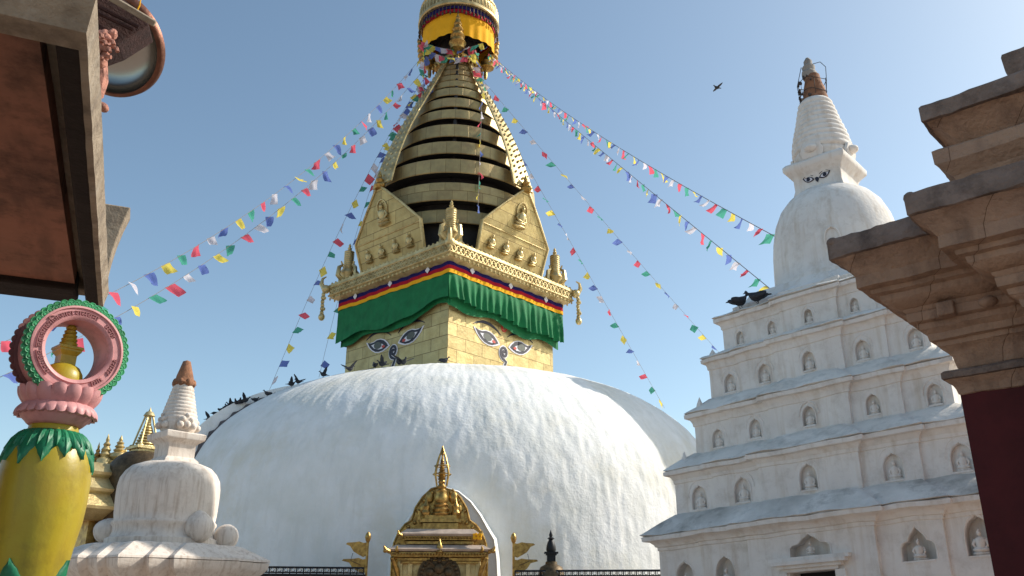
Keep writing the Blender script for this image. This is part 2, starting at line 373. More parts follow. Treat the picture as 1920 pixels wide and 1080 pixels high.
# --- harmika (the gilded block) and its painted eyes
HS = 3.18
mb = MB(); loftplan(mb, [(0, 7.8), (0, 12.9)], HS, step=0.5, jit=0.012, freq=1.2)
ha = mb.build('harmika', M['goldplate'], G, ang=60)
def facemat(side, d):   # local frame of a face: x to the viewer's right, y into the wall, z up
    a = 0 if side == 'L' else pi / 2
    return Matrix.Rotation(a, 4, 'Z') @ Matrix.Translation((0, -d, 0))
def eye_outline(s, k=1.0, dz=0):
    top = [(-.80, -.02), (-.62, .13), (-.40, .25), (-.15, .30), (.12, .27), (.34, .17), (.55, .13), (.82, .16)]
    bot = [(.60, -.06), (.38, -.20), (.12, -.30), (-.15, -.31), (-.42, -.25), (-.64, -.13)]
    return [(x * k * s, z * k + dz) for x, z in top + bot]
def paint(mb, poly, F, t):
    if sum(poly[i][0] * poly[(i + 1) % len(poly)][1] - poly[(i + 1) % len(poly)][0] * poly[i][1] for i in range(len(poly))) < 0: poly = poly[::-1]
    mb.prism(poly, F, t)
def ell(cx, cz, rx, rz_, n=20, a0=0): return [(cx + rx * cos(a0 + 2 * pi * i / n), cz + rz_ * sin(a0 + 2 * pi * i / n)) for i in range(n)]
for side in ('L', 'R', 'B', 'K'):
    if side in 'BK': continue
    F = facemat(side, HS)
    for s in (1, -1):
        E = MB(); T = F @ Matrix.Translation((s * 1.03, 0, 10.22)) @ Matrix.Rotation(radians(-9 * s), 4, 'Y')
        E.cur = 0; paint(E, eye_outline(s, 1.0), T, 0.020)
        E.cur = 1; paint(E, eye_outline(s, 0.86), T, 0.028)
        E.cur = 0; paint(E, [(x * s, z) for x, z in [(-.52, -.04), (-.30, .06), (-.1, .10), (.2, .08), (.42, .02), (.2, -.12), (-.1, -.17), (-.32, -.14)]], T, 0.036)
        E.cur = 2; paint(E, ell(0.02, .0, .25, .15), T, 0.044)
        E.cur = 3; paint(E, ell(-.40 * s, -.05, .10, .06), T, 0.046)
        E.build('painted_eye', [M['paintwhite'], M['pupil'], M['iris'], M['paintred']], ha, smooth=False)
        E = MB(); arc = []
        for k in range(13): u = k / 12; arc.append((s * (0.22 + 1.6 * u), 10.52 + .42 * sin(u * pi * .86) ** .8 - .10 * u))
        low = [(x, z - .03 - .09 * sin(pi * k / 12)) for k, (x, z) in enumerate(arc)]
        paint(E, arc + low[::-1], F, 0.02); E.build('painted_eyebrow', M['pupil'], ha, smooth=False)
    # question-mark nose as a raised coil
    for nm, m_, rr, yy in (('painted_nose', M['paintwhite'], 0.115, -0.0), ('nose_line', M['pupil'], 0.065, -0.07)):
        E = MB(); pts = []
        for k in range(34):
            u = k / 33; ang = 0.4 + u * 3.3 * pi; rad = 0.03 + 0.25 * u
            pts.append((cos(ang) * rad * .85, yy, 9.78 + sin(ang) * rad))
        pts += [(0.13, yy, 9.42), (0.02, yy, 9.20), (-0.10, yy, 8.98)]
        E.tube([F @ Vector(p) for p in pts], rr, 6); 
        for i, v in enumerate(E.v):   # press the coil flat on the wall
            q = F.inverted() @ Vector(v); q.y = max(-.034 if yy else -.022, min(q.y * .2 - (.012 if yy else 0), 0)); E.v[i] = tuple(F @ q)
        E.build(nm, m_, ha, smooth=False)
    E = MB(); E.cur = 0; paint(E, ell(0, 10.86, .17, .19), F, .022); E.cur = 1; paint(E, ell(0, 10.86, .08, .10), F, .03)
    E.build('painted_forehead_mark', [M['paintred'], M['gold']], ha, smooth=False)

# --- cornice with lattice fascia
mb = MB()
loftplan(mb, [(0, 12.6), (.10, 12.62), (.45, 12.75), (.60, 12.80), (.60, 12.86), (.66, 12.90), (.66, 13.30), (.70, 13.34), (.70, 13.44), (.62, 13.50), (.2, 13.52)], HS, step=0.6, jit=0.01)
co = mb.build('cornice', M['gold'], G, ang=30)
lat = MB()
for sd_ in range(4):
    R = Matrix.Rotation(sd_ * pi / 2, 4, 'Z')
    nn = 30
    for k in range(nn):
        x = -3.78 + 7.56 * (k + .5) / nn
        pts = [R @ Vector((x + .105 * cos(a), -3.865, 13.11 + .14 * sin(a))) for a in [2 * pi * q / 10 for q in range(11)]]
        lat.tube(pts, .022, 5)
        lat.ball(R @ Vector((x, -3.87, 13.11)), .045, 6, 4)
        lat.ball(R @ Vector((x + .12, -3.84, 12.80)), (.04, .04, .075), 6, 4)
        lat.ball(R @ Vector((x, -3.85, 13.47)), (.06, .05, .06), 6, 4)
    for zz, r_ in ((12.93, .035), (13.30, .04)): lat.tube([R @ Vector((-3.86, -3.87, zz)), R @ Vector((3.86, -3.87, zz))], r_, 6)
lat.build('lattice_fascia', M['gold'], co)
bell = MB().__class__
for sx, sy in ((-1, -1), (1, -1), (1, 1), (-1, 1)):
    o_ = MB(); cx, cy = sx * 3.95, sy * 3.95
    d = Vector((sx, sy, 0)).normalized()
    o_.ball((cx, cy, 13.25), .2, 10, 6)                      # makara head turned outwards
    o_.tube([Vector((cx, cy, 13.1)) + d * 0, Vector((cx, cy, 13.5)) + d * .22, Vector((cx, cy, 13.75)) + d * .18, Vector((cx, cy, 13.85)) + d * .02], [.12, .1, .06, .02], 7)
    npd = 2 if (sx, sy) == (-1, -1) and False else (1 if (sx < 0) == (sy < 0) and sx < 0 and False else 6)
    for k in range(npd if not (sx == 1 and sy == -1) else 1):
        z = 13.0 - k * .17; o_.ball((cx + d.x * .1 + .03 * sin(k * 2), cy + d.y * .1, z), (.09 + .035 * (k % 3 == 1), .09 + .035 * (k % 3 == 1), .11), 7, 5)
    if not (sx == 1 and sy == -1): o_.ball((cx + d.x * .1, cy + d.y * .1, 11.95), (.15, .15, .18), 8, 5)
    o_.build('corner_pendant', M['gold'], co)
    o_ = MB(); cx, cy = sx * 3.3, sy * 3.3
    prof = [(.30, 13.5), (.34, 13.6), (.22, 13.7), (.26, 13.85), (.34, 14.0), (.26, 14.15), (.24, 14.2)]
    z = 14.2
    while z < 15.0: prof += [(.21, z), (.235, z + .04), (.21, z + .08)]; z += .10
    prof += [(.15, 15.1), (.07, 15.16), (.1, 15.24), (.05, 15.3), (.07, 15.37), (.0, 15.5)]
    o_.lathe(prof, (cx, cy), 14)
    for q in range(4):
        a = q * pi / 2 + pi / 4 * 0; e = Vector((cos(a), sin(a), 0))
        o_.tube([Vector((cx, cy, 13.6)) + e * .25, Vector((cx, cy, 13.8)) + e * .55, Vector((cx, cy, 14.2)) + e * .5, Vector((cx, cy, 14.35)) + e * .32, Vector((cx, cy, 14.5)) + e * .42], [.12, .11, .09, .06, .03], 6)
    o_.build('corner_finial', M['gold'], G)

# --- torana plates leaning outwards on the four sides, with seated figures in relief
def sitting(h=1.0, halo=False):
    b = MB()
    b.ball((0, -.02, .10 * h), (.36 * h, .20 * h, .10 * h), 12, 6)            # lotus seat
    b.ball((0, -.04, .24 * h), (.32 * h, .18 * h, .10 * h), 12, 6)            # crossed legs
    b.lathe([(.15 * h, .22 * h), (.17 * h, .36 * h), (.21 * h, .58 * h), (.16 * h, .68 * h), (.06 * h, .73 * h), (.055 * h, .77 * h)], (0, -.03), 10)
    b.ball((0, -.05, .86 * h), (.085 * h, .09 * h, .11 * h), 10, 7)
    b.ball((0, -.04, .98 * h), (.04 * h, .04 * h, .05 * h), 8, 5)
    for s in (-1, 1): b.tube([(s * .19 * h, -.03, .62 * h), (s * .27 * h, -.05, .45 * h), (s * .20 * h, -.15 * h, .33 * h), (s * .02, -.19 * h, .30 * h)], [.06 * h, .055 * h, .045 * h, .035 * h], 7)
    return b
K = 0.3
fig_big = sitting(1.0); fig_small = sitting(.62)
me_big = fig_big.mesh('relief_figure', M['gold']); me_small = fig_small.mesh('relief_figure', M['gold'])
for sd_ in range(4):
    F = Matrix.Rotation(sd_ * pi / 2, 4, 'Z') @ Matrix.Translation((0, -3.38, 13.5)) @ Matrix.Rotation(math.atan(K), 4, 'X')
    poly = [(-2.02, 0), (2.02, 0), (2.12, 1.45), (1.80, 1.78), (1.20, 2.42), (.45, 3.15), (0, 3.55), (-.45, 3.15), (-1.20, 2.42), (-1.80, 1.78), (-2.12, 1.45)]
    t_ = MB(); t_.prism(poly, F, .10)
    to = t_.build('torana_plate', M['goldplate'], G, smooth=False)
    e_ = MB(); bord = [F @ Vector((x * .985, -.11, z if z > 0 else .05)) for x, z in poly[1:] + poly[:1]]
    e_.tube(bord, .055, 6); e_.tube([F @ Vector((-2.05, -.11, 1.35)), F @ Vector((2.05, -.11, 1.35))], .03, 6)
    for q in range(26):
        u = q / 25 * 2 - 1; e_.ball(F @ Vector((u * 1.95, -.12, .07)), .055, 6, 4)
    e_.build('torana_border', M['gold'], to)
    if sd_ < 2:
        zr = GZ
        for x, z, me_, in [(0, 1.72, me_big), (-1.35, .42, me_small), (-.48, .42, me_small), (.40, .42, me_small), (1.27, .42, me_small)]:
            q = F @ Vector((x, -.12, z)); R = (Matrix.Rotation(sd_ * pi / 2, 4, 'Z') @ Matrix.Rotation(math.atan(K), 4, 'X')).to_euler()
            inst(me_, 'relief_figure', to, (q.x, q.y, q.z - GZ), R)
            if me_ is me_big:
                h = MB(); h.tube([F @ Vector((x + .30 * cos(a), -.12, z + .80 + .36 * sin(a))) for a in [-.8 + k * .3 for k in range(16)]], .03, 6); h.build('halo', M['gold'], to)
    a_ = MB(); q = F @ Vector((0, -.05, 3.5))
    a_.lathe([(.20, q.z - .15), (.26, q.z), (.12, q.z + .15), (.18, q.z + .28), (.08, q.z + .42), (.10, q.z + .5), (0, q.z + .75)], (q.x, q.y), 10)
    a_.ball((q.x + .2, q.y, q.z), .13, 8, 5); a_.ball((q.x - .2, q.y, q.z), .13, 8, 5)
    a_.build('apex_finial', M['goldold'], to)

# --- the thirteen rings on their dark core
RINGS = []
for pb_, pt_ in ((417, 391), (375, 340), (323, 296), (287, 263), (255, 231), (221, 203), (199, 181), (177.5, 162), (161, 148.5), (149, 138), (138, 127.5), (128, 118.5), (118.5, 110)):
    r = 2.5
    for _ in range(12):
        z0 = te(848, pb_) * (36 - r); z1 = te(848, pt_) * (36 - r); r = min(.75 + .41 * (25 - (z0 + z1) / 2), 3.8) if z0 > 15.2 else 3.5
    RINGS.append((z0, z1, r))
core = MB(); core.lathe([(2.9, 12.9), (3.1, 15.0), (3.2, 16.6), (2.9, 18.0), (2.2, 20), (1.5, 22), (.85, 24), (.55, 25.0), (.6, 26.4)], (0, 0), 48)
for sx, sy in ((-1, -1), (1, -1), (1, 1), (-1, 1)):
    core.tube([(sx * 2.4, sy * 2.4, 15.4), (sx * 1.75, sy * 1.75, 20.0), (sx * .52, sy * .52, 24.9)], .09, 6)
core.build('spire_core', M['dark'], G)
for z0, z1, r in RINGS:
    b = MB()
    b.lathe([(r - .05, z0 + .01), (r - .03, z0), (r, z0 + .03), (r - .045, z1 - .03), (r - .08, z1), (r - .13, z1 - .02), (r - .05, z0 + .01)], (0, 0), 72, cap=False)
    ro = b.build('spire_ring', M['goldband'], G, ang=30)
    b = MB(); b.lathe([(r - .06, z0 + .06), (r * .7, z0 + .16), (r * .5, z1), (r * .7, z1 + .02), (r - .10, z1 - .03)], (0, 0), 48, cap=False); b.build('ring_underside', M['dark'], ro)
# --- long metal streamers hanging from the top down to the torana apexes
for sd_ in range(4):
    R = Matrix.Rotation(sd_ * pi / 2, 4, 'Z'); st = MB(); N_ = 26; A = []; B = []
    for k in range(N_ + 1):
        u = k / N_; d = 4.32 + (0.88 - 4.32) * u + .42 * sin(pi * u) * (1 - u) + .06 * sin(pi * u); z = 16.95 + (24.95 - 16.95) * u; w_ = .62 * (1 - u) + .12 * u
        A.append((d, z, w_))
    for off in (0, .07):
        loops = []
    L1 = [[R @ Vector((-w_, -d, z)), R @ Vector((-w_ * .86, -d - .03, z)), R @ Vector((w_ * .86, -d - .03, z)), R @ Vector((w_, -d, z)), R @ Vector((w_, -d + .06, z - .02)), R @ Vector((-w_, -d + .06, z - .02))] for d, z, w_ in A]
    st.rings(L1)
    for k in range(N_):
        d, z, w_ = A[k]
        for q_ in (-.62, 0, .62): st.ball(R @ Vector((q_ * w_, -d - .01, z + .1 + .08 * (q_ == 0))), (w_ * .16, .022, .075), 7, 4)
    st.build('metal_streamer', M['gold'], G)
# --- crown below the parasol
b = MB()
loftplan(b, [(0, 24.95), (.25, 25.0), (.28, 25.1), (.28, 25.2), (.0, 25.25)], .72, step=.4, jit=.0)
for sd_ in range(4):
    R = Matrix.Rotation(sd_ * pi / 2, 4, 'Z')
    for k in range(9): b.ball(R @ Vector((-.95 + .238 * k, -1.0, 24.93)), (.06, .06, .13), 6, 5)
b.build('crown_platform', M['goldold'], G)
for sx, sy in ((-1, -1), (1, -1), (1, 1), (-1, 1)):
    b = MB(); c_ = (sx * .98, sy * .98)
    b.lathe([(.07, 24.5), (.1, 24.7), (.08, 24.95), (.14, 25.0), (.30, 25.12), (.26, 25.3), (.32, 25.4), (.24, 25.6), (.29, 25.7), (.2, 25.9), (.24, 26.0), (.15, 26.2), (.18, 26.28), (.09, 26.5), (.11, 26.56), (0, 26.8)], c_, 10)
    for i_, v_ in enumerate(b.v):
        k_ = max(0, v_[2] - 24.95); f2 = 1 + .45 * min(1, k_ * 3) * max(0, 1 - k_ / 1.9); b.v[i_] = (c_[0] + (v_[0] - c_[0]) * f2 + sx * .25 * k_, c_[1] + (v_[1] - c_[1]) * f2 + sy * .25 * k_, v_[2])
    b.build('crown_finial', M['goldold'], G)
# --- parasol drum with its cloth frill
b = MB(); b.lathe([(1.5, 27.42), (2.0, 27.40), (2.05, 27.45), (2.04, 27.6), (1.95, 27.7), (1.92, 28.25), (1.98, 28.3), (1.96, 28.4), (1.75, 28.5), (1.72, 29.6), (1.8, 29.7), (1.2, 30.4), (.4, 31.0), (.3, 32.0), (.1, 33.2), (0, 33.4)], (0, 0), 64)
for k in range(56):
    a = 2 * pi * k / 56
    b.tube([(2.0 * cos(a), 2.0 * sin(a), 27.45), (1.98 * cos(a), 1.98 * sin(a), 28.2)], .03, 5)
pr = b.build('parasol_drum', M['gold'], G)
b = MB()
for k in range(64):
    a = 2 * pi * k / 64
    b.tube([(1.98 * cos(a), 1.98 * sin(a), 27.42), (1.97 * cos(a), 1.97 * sin(a), 26.95)], .02, 4)
    b.ball((1.97 * cos(a), 1.97 * sin(a), 26.9 + .08 * (k % 2)), (.06, .06, .11), 6, 4)
b.build('parasol_fringe', M['bronze'], pr)
def frill(z0, z1, r, amp, ph=0):
    f = MB(); loops = []
    for j in range(5):
        z = z0 + (z1 - z0) * j / 4
        loops.append([((r + amp * sin(a * 23 + ph) * (1 - j / 5)) * cos(a), (r + amp * sin(a * 23 + ph) * (1 - j / 5)) * sin(a), z + (.06 * sin(a * 5) if j == 0 else 0)) for a in [2 * pi * i / 160 for i in range(160)]])
    f.rings(loops, cap=False); return f
frill(27.18, 27.45, 1.86, .0).build('parasol_blue_band', M['blue'], pr)
frill(26.95, 27.20, 1.84, .01).build('parasol_red_band', M['red'], pr)
frill(25.75, 27.0, 1.80, .03).build('parasol_yellow_frill', M['yellow'], pr)
b = MB(); b.lathe([(1.75, 27.3), (.5, 27.35), (.5, 26.3), (1.0, 26.2), (1.0, 25.2), (.7, 25.2)], (0, 0), 32, cap=False); b.build('parasol_hub', M['dark'], pr)

# --- the stepped ridge running down the mound on the left
mb = MB()
AZ0 = atan2(-.45, -1)  # placeholder, replaced below
def domept(a, t, off=0):
    r = 11.06 * cos(t) ** 0.774 + off; z = -0.35 + 9.14 * sin(t) ** 0.539
    return (DC[0] + r * cos(a), DC[1] + r * sin(a), z)

# ================================================================ CLOTH VALANCE AROUND THE TOWER
V = empty('valance', (-2.70, 35.9, 10.9), RZ)
tag(V, 'green pleated cloth valance with red, yellow and navy stripes hung under the gilded cornice', 'valance')
def hemL(x):      # x from -3.5 (far left) to 3.5 (near corner)
    u = min(1, max(0, (x + 3.5) / 7.0))
    return 10.72 + .42 * u ** 1.2 + .12 * sin(u * 8.5) - .05 * sin(u * 19)
def hemR(x):      # x from -3.5 (near corner) to 3.5 (far right)
    u = min(1, max(0, (x + 3.5) / 7.0))
    if u < .53: return 11.22 - .10 * sin(u / .53 * pi * .5) + .05 * sin(u * 21)
    return 10.95 - .02 * (u - .53) + .05 * sin(u * 25)
for sd_, side in enumerate('LRBK'):
    R = Matrix.Rotation(sd_ * pi / 2, 4, 'Z'); cl = MB(); nx = 240 if sd_ < 2 else 60; loops = []
    hem = hemL if side == 'L' else hemR; pa = .006 if side == 'L' else .075
    TOP = 12.30
    for j in range(15):
        v = j / 14; row = []
        for i in range(nx + 1):
            x = -3.52 + 7.04 * i / nx; zt = TOP; zb = hem(x); z = zt + (zb - zt) * v
            ph = x * 17 + 2.2 * nz(x * 1.3, v * .6) + v * 1.2 * nz(x * .9, 3)
            d = 3.50 + pa * v ** .7 * (sin(ph) + .6 * sin(ph * .47 + 1)) + .08 * v * nz(x * .8, v * 1.5, 4) + .05 * v
            row.append(R @ Vector((x, -d, z)))
        loops.append(row)
    cl.rings(loops, closed=False)
    go = cl.build('green_panel', M['green'], V, ang=180)
    # a second, plainer layer a little behind and lower
    c2 = MB(); loops = []
    for j in range(6):
        v = j / 5
        loops.append([R @ Vector((-3.4 + 6.8 * i / 40, -3.34 - .03 * sin(i * .9), 12.3 + (hem(-3.4 + 6.8 * i / 40) - (.16 if side == 'L' else .26) - .08 * sin(i * .33) - 12.3) * v)) for i in range(41)])
    c2.rings(loops, closed=False); c2.build('backing_panel', M['green'], V, ang=180)
    for nm, z0, z1, m_, dd in (('yellow_stripe', 12.28, 12.44, M['yellow'], 0), ('red_stripe', 12.44, 12.60, M['red'], .004), ('navy_stripe', 12.60, 12.80, M['blue'], .008)):
        s_ = MB(); loops = []
        for z in (z0, (z0 + z1) / 2, z1):
            loops.append([R @ Vector((-3.53 + 7.06 * i / 60, -3.53 + dd - .02 * sin(i * 1.1 + z0), z + .05 * nz(i * .12, sd_ * 5) - .05)) for i in range(61)])
        s_.rings(loops, closed=False); so_ = s_.build(nm, m_, V, ang=180)
        if nm == 'navy_stripe':
            for q in range(3):
                k_ = MB(); x = -2.3 + 2.3 * q
                k_.prism([(x, 12.48), (x + .13, 12.62), (x, 12.78), (x - .13, 12.62)], R @ Matrix.Translation((0, -3.56, 0)), .02); k_.build('tassel', M['paintwhite'], so_, smooth=False)

# ================================================================ TIERED WHITE CHAITYA ON THE RIGHT
C = empty('tiered_white_chaitya', (5.144, 12.481, GZ), RZ)
tag(C, 'tall whitewashed chaitya of five niched tiers with small dome, painted eyes and ringed spire', 'shrine')
TIERS = [  # wall half width, c1, p1, c2, p2, z base, z cornice tip, cornice out
    (2.20, 1.53, .05, .80, .07, GZ, .91, .17),
    (2.00, 1.36, .045, .66, .06, 1.20, 1.79, .115),
    (1.757, 1.19, .04, .56, .055, 2.05, 2.60, .10),
    (1.556, 1.05, .035, .48, .05, 2.84, 3.43, .085),
    (1.375, .92, .03, .42, .045, 3.58, 4.06, .095)]
NICHES = {0: [(1.82, .13, 'o'), (1.19, .15, 'o'), (0, .46, 't'), (-1.23, .30, 't'), (-1.86, .30, 'o')],
          1: [(1.63, 1.235, 'o'), (.95, 1.24, 'o'), (0, 1.26, 'o'), (-1.03, 1.235, 'o'), (-1.78, 1.23, 'o')],
          2: [(1.40, 2.08, 'o'), (.80, 2.10, 'o'), (0, 2.11, 'o'), (-.82, 2.105, 'o'), (-1.55, 2.085, 'o')],
          3: [(1.24, 2.88, 'o'), (.68, 2.89, 'o'), (0, 2.90, 'o'), (-.72, 2.885, 'o'), (-1.38, 2.88, 'o')],
          4: [(1.10, 3.61, 'o'), (.58, 3.62, 'o'), (0, 3.63, 'o'), (-.64, 3.62, 'o')]}
NSZ = {0: (.27, .42), 1: (.23, .32), 2: (.18, .26), 3: (.185, .27), 4: (.13, .20)}
def lean(o):      # the old tiers have settled: they rise a little towards the near corner
    for v in o.data.vertices:
        zz = v.co.z + GZ; k_ = .055 * max(0, min(1, (4.75 - zz) / .6)); v.co.z += k_ * (v.co.x + 2.2)
    return o
def wall_d(T, t):
    w_, c1, p1, c2, p2 = T[:5]; a = abs(t)
    return w_ + (p1 if a < c1 else 0) + (p2 if a < c2 else 0)
fig_mesh = {}
for k, T in enumerate(TIERS):
    w_, c1, p1, c2, p2, zb, zc, o_ = T
    nxt = TIERS[k + 1] if k < 4 else (1.19, .8, .02, .36, .04, 4.13, 4.30, .07)
    # wall with moulded cornice below the eave
    b = MB(); h_ = .19 if k == 0 else .17
    prof = [(0.0, zb - .25 if k else zb)] + ([(0, zb)] if k else []) + [(0, (zb + zc) / 2), (0, zc - h_), (.015, zc - h_ + .01), (.018, zc - h_ + .05), (.0 + o_ * .25, zc - h_ + .06), (o_ * .3, zc - h_ * .55), (o_ * .55, zc - h_ * .35), (o_ * .9, zc - .055), (o_, zc - .05), (o_ + .005, zc)]
    prof += [(o_ - .04, zc + .02), (-.05, zc + .05)]
    loftplan(b, prof, w_, c1, p1, c2, p2, step=.14, jit=.014, seed=k * 7, freq=3)
    wo = b.build('tier_wall', M['white'], C, ang=38)
    cu = MB()
    for t, z, kind in NICHES[k]:
        nw, nh = NSZ[k]; d = wall_d(T, t)
        if kind == 't': nw, nh = (.50, .25) if t == 0 else (.37, .36); pl = trefoil(nw, nh)
        else: pl = ogee(nw, nh)
        for F in (facemat('L', d + .08),): cu.prism([(x - t, zz + z) for x, zz in pl][::-1], F @ Matrix.Translation((0, (.25 if k == 0 else .14 + .02 * (t == 0)), 0)), .3)
    if k == 0: cu.prism([(-.28, -1.2), (.28, -1.2), (.28, .28), (-.28, .28)][::-1], facemat('L', w_ + .2) @ Matrix.Translation((0, .5, 0)), .5)
    cut(wo, cu); lean(wo)
    # weathered sloping ledge up to the next tier
    b = MB(); nw_ = nxt[0]
    dz = nxt[5] - zc
    loftplan(b, [(o_ - .01, zc + .012), (o_ + .012, zc + .02), (o_ - .02, zc + .05), ((o_ - (w_ - nw_)) * .5 + .0, zc + dz * .62), (-(w_ - nw_) + .02, zc + dz), (-(w_ - nw_) - .3, zc + dz + .01)],
             w_, c1 * .99, p1, c2 * .99, p2, step=.12, jit=.020, seed=40 + k, freq=3.5)
    lean(b.build('sloping_ledge', M['roofwhite'] if k == 0 else M['ledgewhite'], C, ang=50))
    # little corner spikes
    for sx, sy in ((-1, -1), (1, -1), (-1, 1)):
        q = nw_ + .13; b = MB()
        b.lathe([(.06, zc + dz * .45), (.045, zc + dz * .7), (.02, zc + dz * .95), (0, zc + dz * 1.15)], (sx * q, sy * q), 7)
        if k in (1, 2, 3): lean(b.build('corner_spike', M['white'], C))
    # surrounds and seated figures
    for t, z, kind in NICHES[k]:
        d = wall_d(T, t); nw, nh = NSZ[k]; pl = ogee(nw, nh)
        if kind == 't': nw, nh = (.50, .25) if t == 0 else (.37, .36); pl = trefoil(nw, nh)
        F = facemat('L', d); nb = MB()
        nb.tube([F @ Vector((x * 1.08 - t, .002, zz * 1.05 + z)) for x, zz in pl], .010, 6)
        if kind == 'o' and k:
            nb.tube([F @ Vector((x * 1.5 - t, .006, zz * 1.28 + z)) for x, zz in pl[1:-1]], .012, 6)
        nb.prism([(x - t, zz + z) for x, zz in [(-nw * .45, -.02), (nw * .45, -.02), (nw * .45, 0), (-nw * .45, 0)]], F, .010)
        no = lean(nb.build('niche', M['white'], C))
        key = round(nh * (.74 if k else .66), 2)
        if key not in fig_mesh: fig_mesh[key] = sitting(key).mesh('niche_figure', M['white'])
        q = F @ Vector((-t, .075 if k == 0 else .05, z - .01))
        inst(fig_mesh[key], 'niche_figure', no, (q.x, q.y, q.z - GZ + .055 * (q.x + 2.2)), (0, 0, 0), (1, 1 if k == 0 else .45, 1))
# door lintel
b = MB(); F = facemat('L', 2.32)
for z, hw, dd in ((.285, .34, .05), (.325, .40, .09), (.365, .46, .13), (.405, .50, .10)): b.prism([(-hw, z), (hw, z), (hw, z + .045), (-hw, z + .045)], F, dd)
for s in (-1, 1): b.prism([(s * .36 - .06, -1.2), (s * .36 + .06, -1.2), (s * .36 + .06, .28), (s * .36 - .06, .28)], F, .045)
lean(b.build('door_frame', M['white'], C, ang=30))
b = MB(); b.prism([(-.27, -1.2), (.27, -1.2), (.27, .43), (-.27, .43)], facemat('L', 2.03), .02); b.build('dark_opening', M['dark'], C, smooth=False)
# cap block under the dome
b = MB(); loftplan(b, [(0, 4.0), (0, 4.12), (.02, 4.15), (.04, 4.18), (.05, 4.20), (.05, 4.26), (.0, 4.29), (-.12, 4.40), (-.15, 4.47), (-.2, 4.54)], 1.20, .8, .02, .40, .05, step=.14, jit=.018, freq=3, seed=77)
lean(b.build('cap_block', M['white'], C, ang=50))
b = MB(); b.lathe([(1.13, 4.40), (1.10, 4.50), (1.05, 4.56), (1.03, 4.60), (1.03, 4.66), (.985, 4.70), (.98, 4.95), (.965, 5.25), (.935, 5.50), (.88, 5.75), (.785, 5.98), (.66, 6.14), (.52, 6.25), (.38, 6.31), (.0, 6.33)], (0, 0), 72, rf=lambda a, z: 1 + .006 * nz(cos(a) * 4, sin(a) * 4, z * 3))
dm = b.build('small_dome', M['white'], C, ang=60)
b = MB(); F = Matrix.Rotation(radians(18), 4, 'Z') @ Matrix.Translation((0, -.975, 0)); b.tube([F @ Vector((x, 0, z + 4.98)) for x, z in ogee(.22, .34)], .015, 6); 
dn = b.build('niche', M['white'], C); q = F @ Vector((0, .06, 5.0)); inst(fig_mesh[min(fig_mesh)], 'niche_figure', dn, (q.x, q.y, q.z - GZ), (0, 0, radians(18)))
# neck with eyes, slab, ringed spire
b = MB(); loftplan(b, [(.05, 6.1), (.015, 6.27), (0, 6.32), (0, 6.5), (.03, 6.56), (.10, 6.64), (.115, 6.66), (.12, 6.74), (.08, 6.79), (-.1, 6.82)], .385, step=.1, jit=.008, seed=3)
nk = b.build('neck', M['white'], C, ang=45, bevel=.008)
F = facemat('L', .392)
for s in (-1, 1):
    E_ = MB(); T_ = F @ Matrix.Translation((s * .135, 0, 6.455)) @ Matrix.Rotation(radians(-12 * s), 4, 'Y') @ Matrix.Diagonal((.125, 1, .16, 1)); E_.cur = 0
    paint(E_, eye_outline(s, 1.0), T_, .004); E_.cur = 1; paint(E_, eye_outline(s, .72), T_, .006); E_.cur = 0; paint(E_, ell(0, 0, .26, .2), T_, .008)
    E_.build('painted_eye', [M['pupil'], M['paintwhite']], nk, smooth=False)
    E_ = MB(); arc = [(s * (.05 + .17 * u), 6.50 + .035 * sin(pi * u)) for u in [i / 8 for i in range(9)]]; paint(E_, arc + [(x, z - .008) for x, z in arc[::-1]], F, .005); E_.build('painted_eyebrow', M['pupil'], nk, smooth=False)
E_ = MB(); paint(E_, [(-.03, 6.45), (0, 6.46), (.03, 6.44), (.035, 6.41), (.01, 6.36), (-.02, 6.40)], F, .005); E_.build('painted_nose', M['pupil'], nk, smooth=False)
b = MB(); prof = [(.38, 6.80), (.43, 6.86)]
for i in range(11):
    u = i / 10; z = 6.95 + (7.95 - 6.95) * u; r = .515 - .05 * (u < .1) if u < .25 else .515 - (u - .25) / .75 * .20
    r = [.455, .475, .47, .455, .432, .405, .377, .353, .33, .307, .28][i]
    prof += [(r - .014, z - .045), (r, z - .02), (r, z + .015), (r - .016, z + .04)]
prof += [(.24, 8.02), (.20, 8.06), (.0, 8.08)]
b.lathe(prof, (0, 0), 48, rf=lambda a, z: 1 + .012 * nz(cos(a) * 3, sin(a) * 3, z * 4)); b.build('ringed_spire', M['white'], C, ang=60)
for i in range(4):   # rounded shields on the spire's foot
    a = i * pi / 2 - pi / 2; b = MB(); e = Vector((cos(a), sin(a), 0)); F2 = Matrix.Translation(e * .41 + Vector((0, 0, 6.80))) @ Matrix.Rotation(a + pi / 2, 4, 'Z') @ Matrix.Rotation(radians(8), 4, 'X')
    b.prism([(-.16, 0), (.16, 0), (.19, .12), (.15, .22), (.06, .26), (0, .30), (-.06, .26), (-.15, .22), (-.19, .12)], F2, .05)
    b.ball(F2 @ Vector((0, -.05, .15)), (.11, .11, .07), 10, 6); b.build('shield', M['white'], C, bevel=.01)
b = MB(); b.lathe([(.22, 8.0), (.21, 8.1), (.19, 8.15), (.17, 8.3), (.135, 8.45), (.12, 8.55)], (.02, 0), 14, rf=lambda a, z: 1 + .15 * nz(cos(a) * 3, sin(a) * 3, z * 9)); b.build('brick_tip', M['terracotta'], C)
b = MB(); b.lathe([(.12, 8.52), (.13, 8.62), (.10, 8.66), (.11, 8.74), (.07, 8.80), (.075, 8.86), (.03, 8.93), (0, 8.95)], (-.02, .0), 12, rf=lambda a, z: 1 + .2 * nz(cos(a) * 3, sin(a) * 3, z * 12)); b.build('stone_knob', M['plinth'], C)
b = MB(); rr = random.Random(4)
b.tube([(-.18, -.16, 8.0), (-.20, -.16, 8.35), (-.1, -.12, 8.72)], .006, 5)
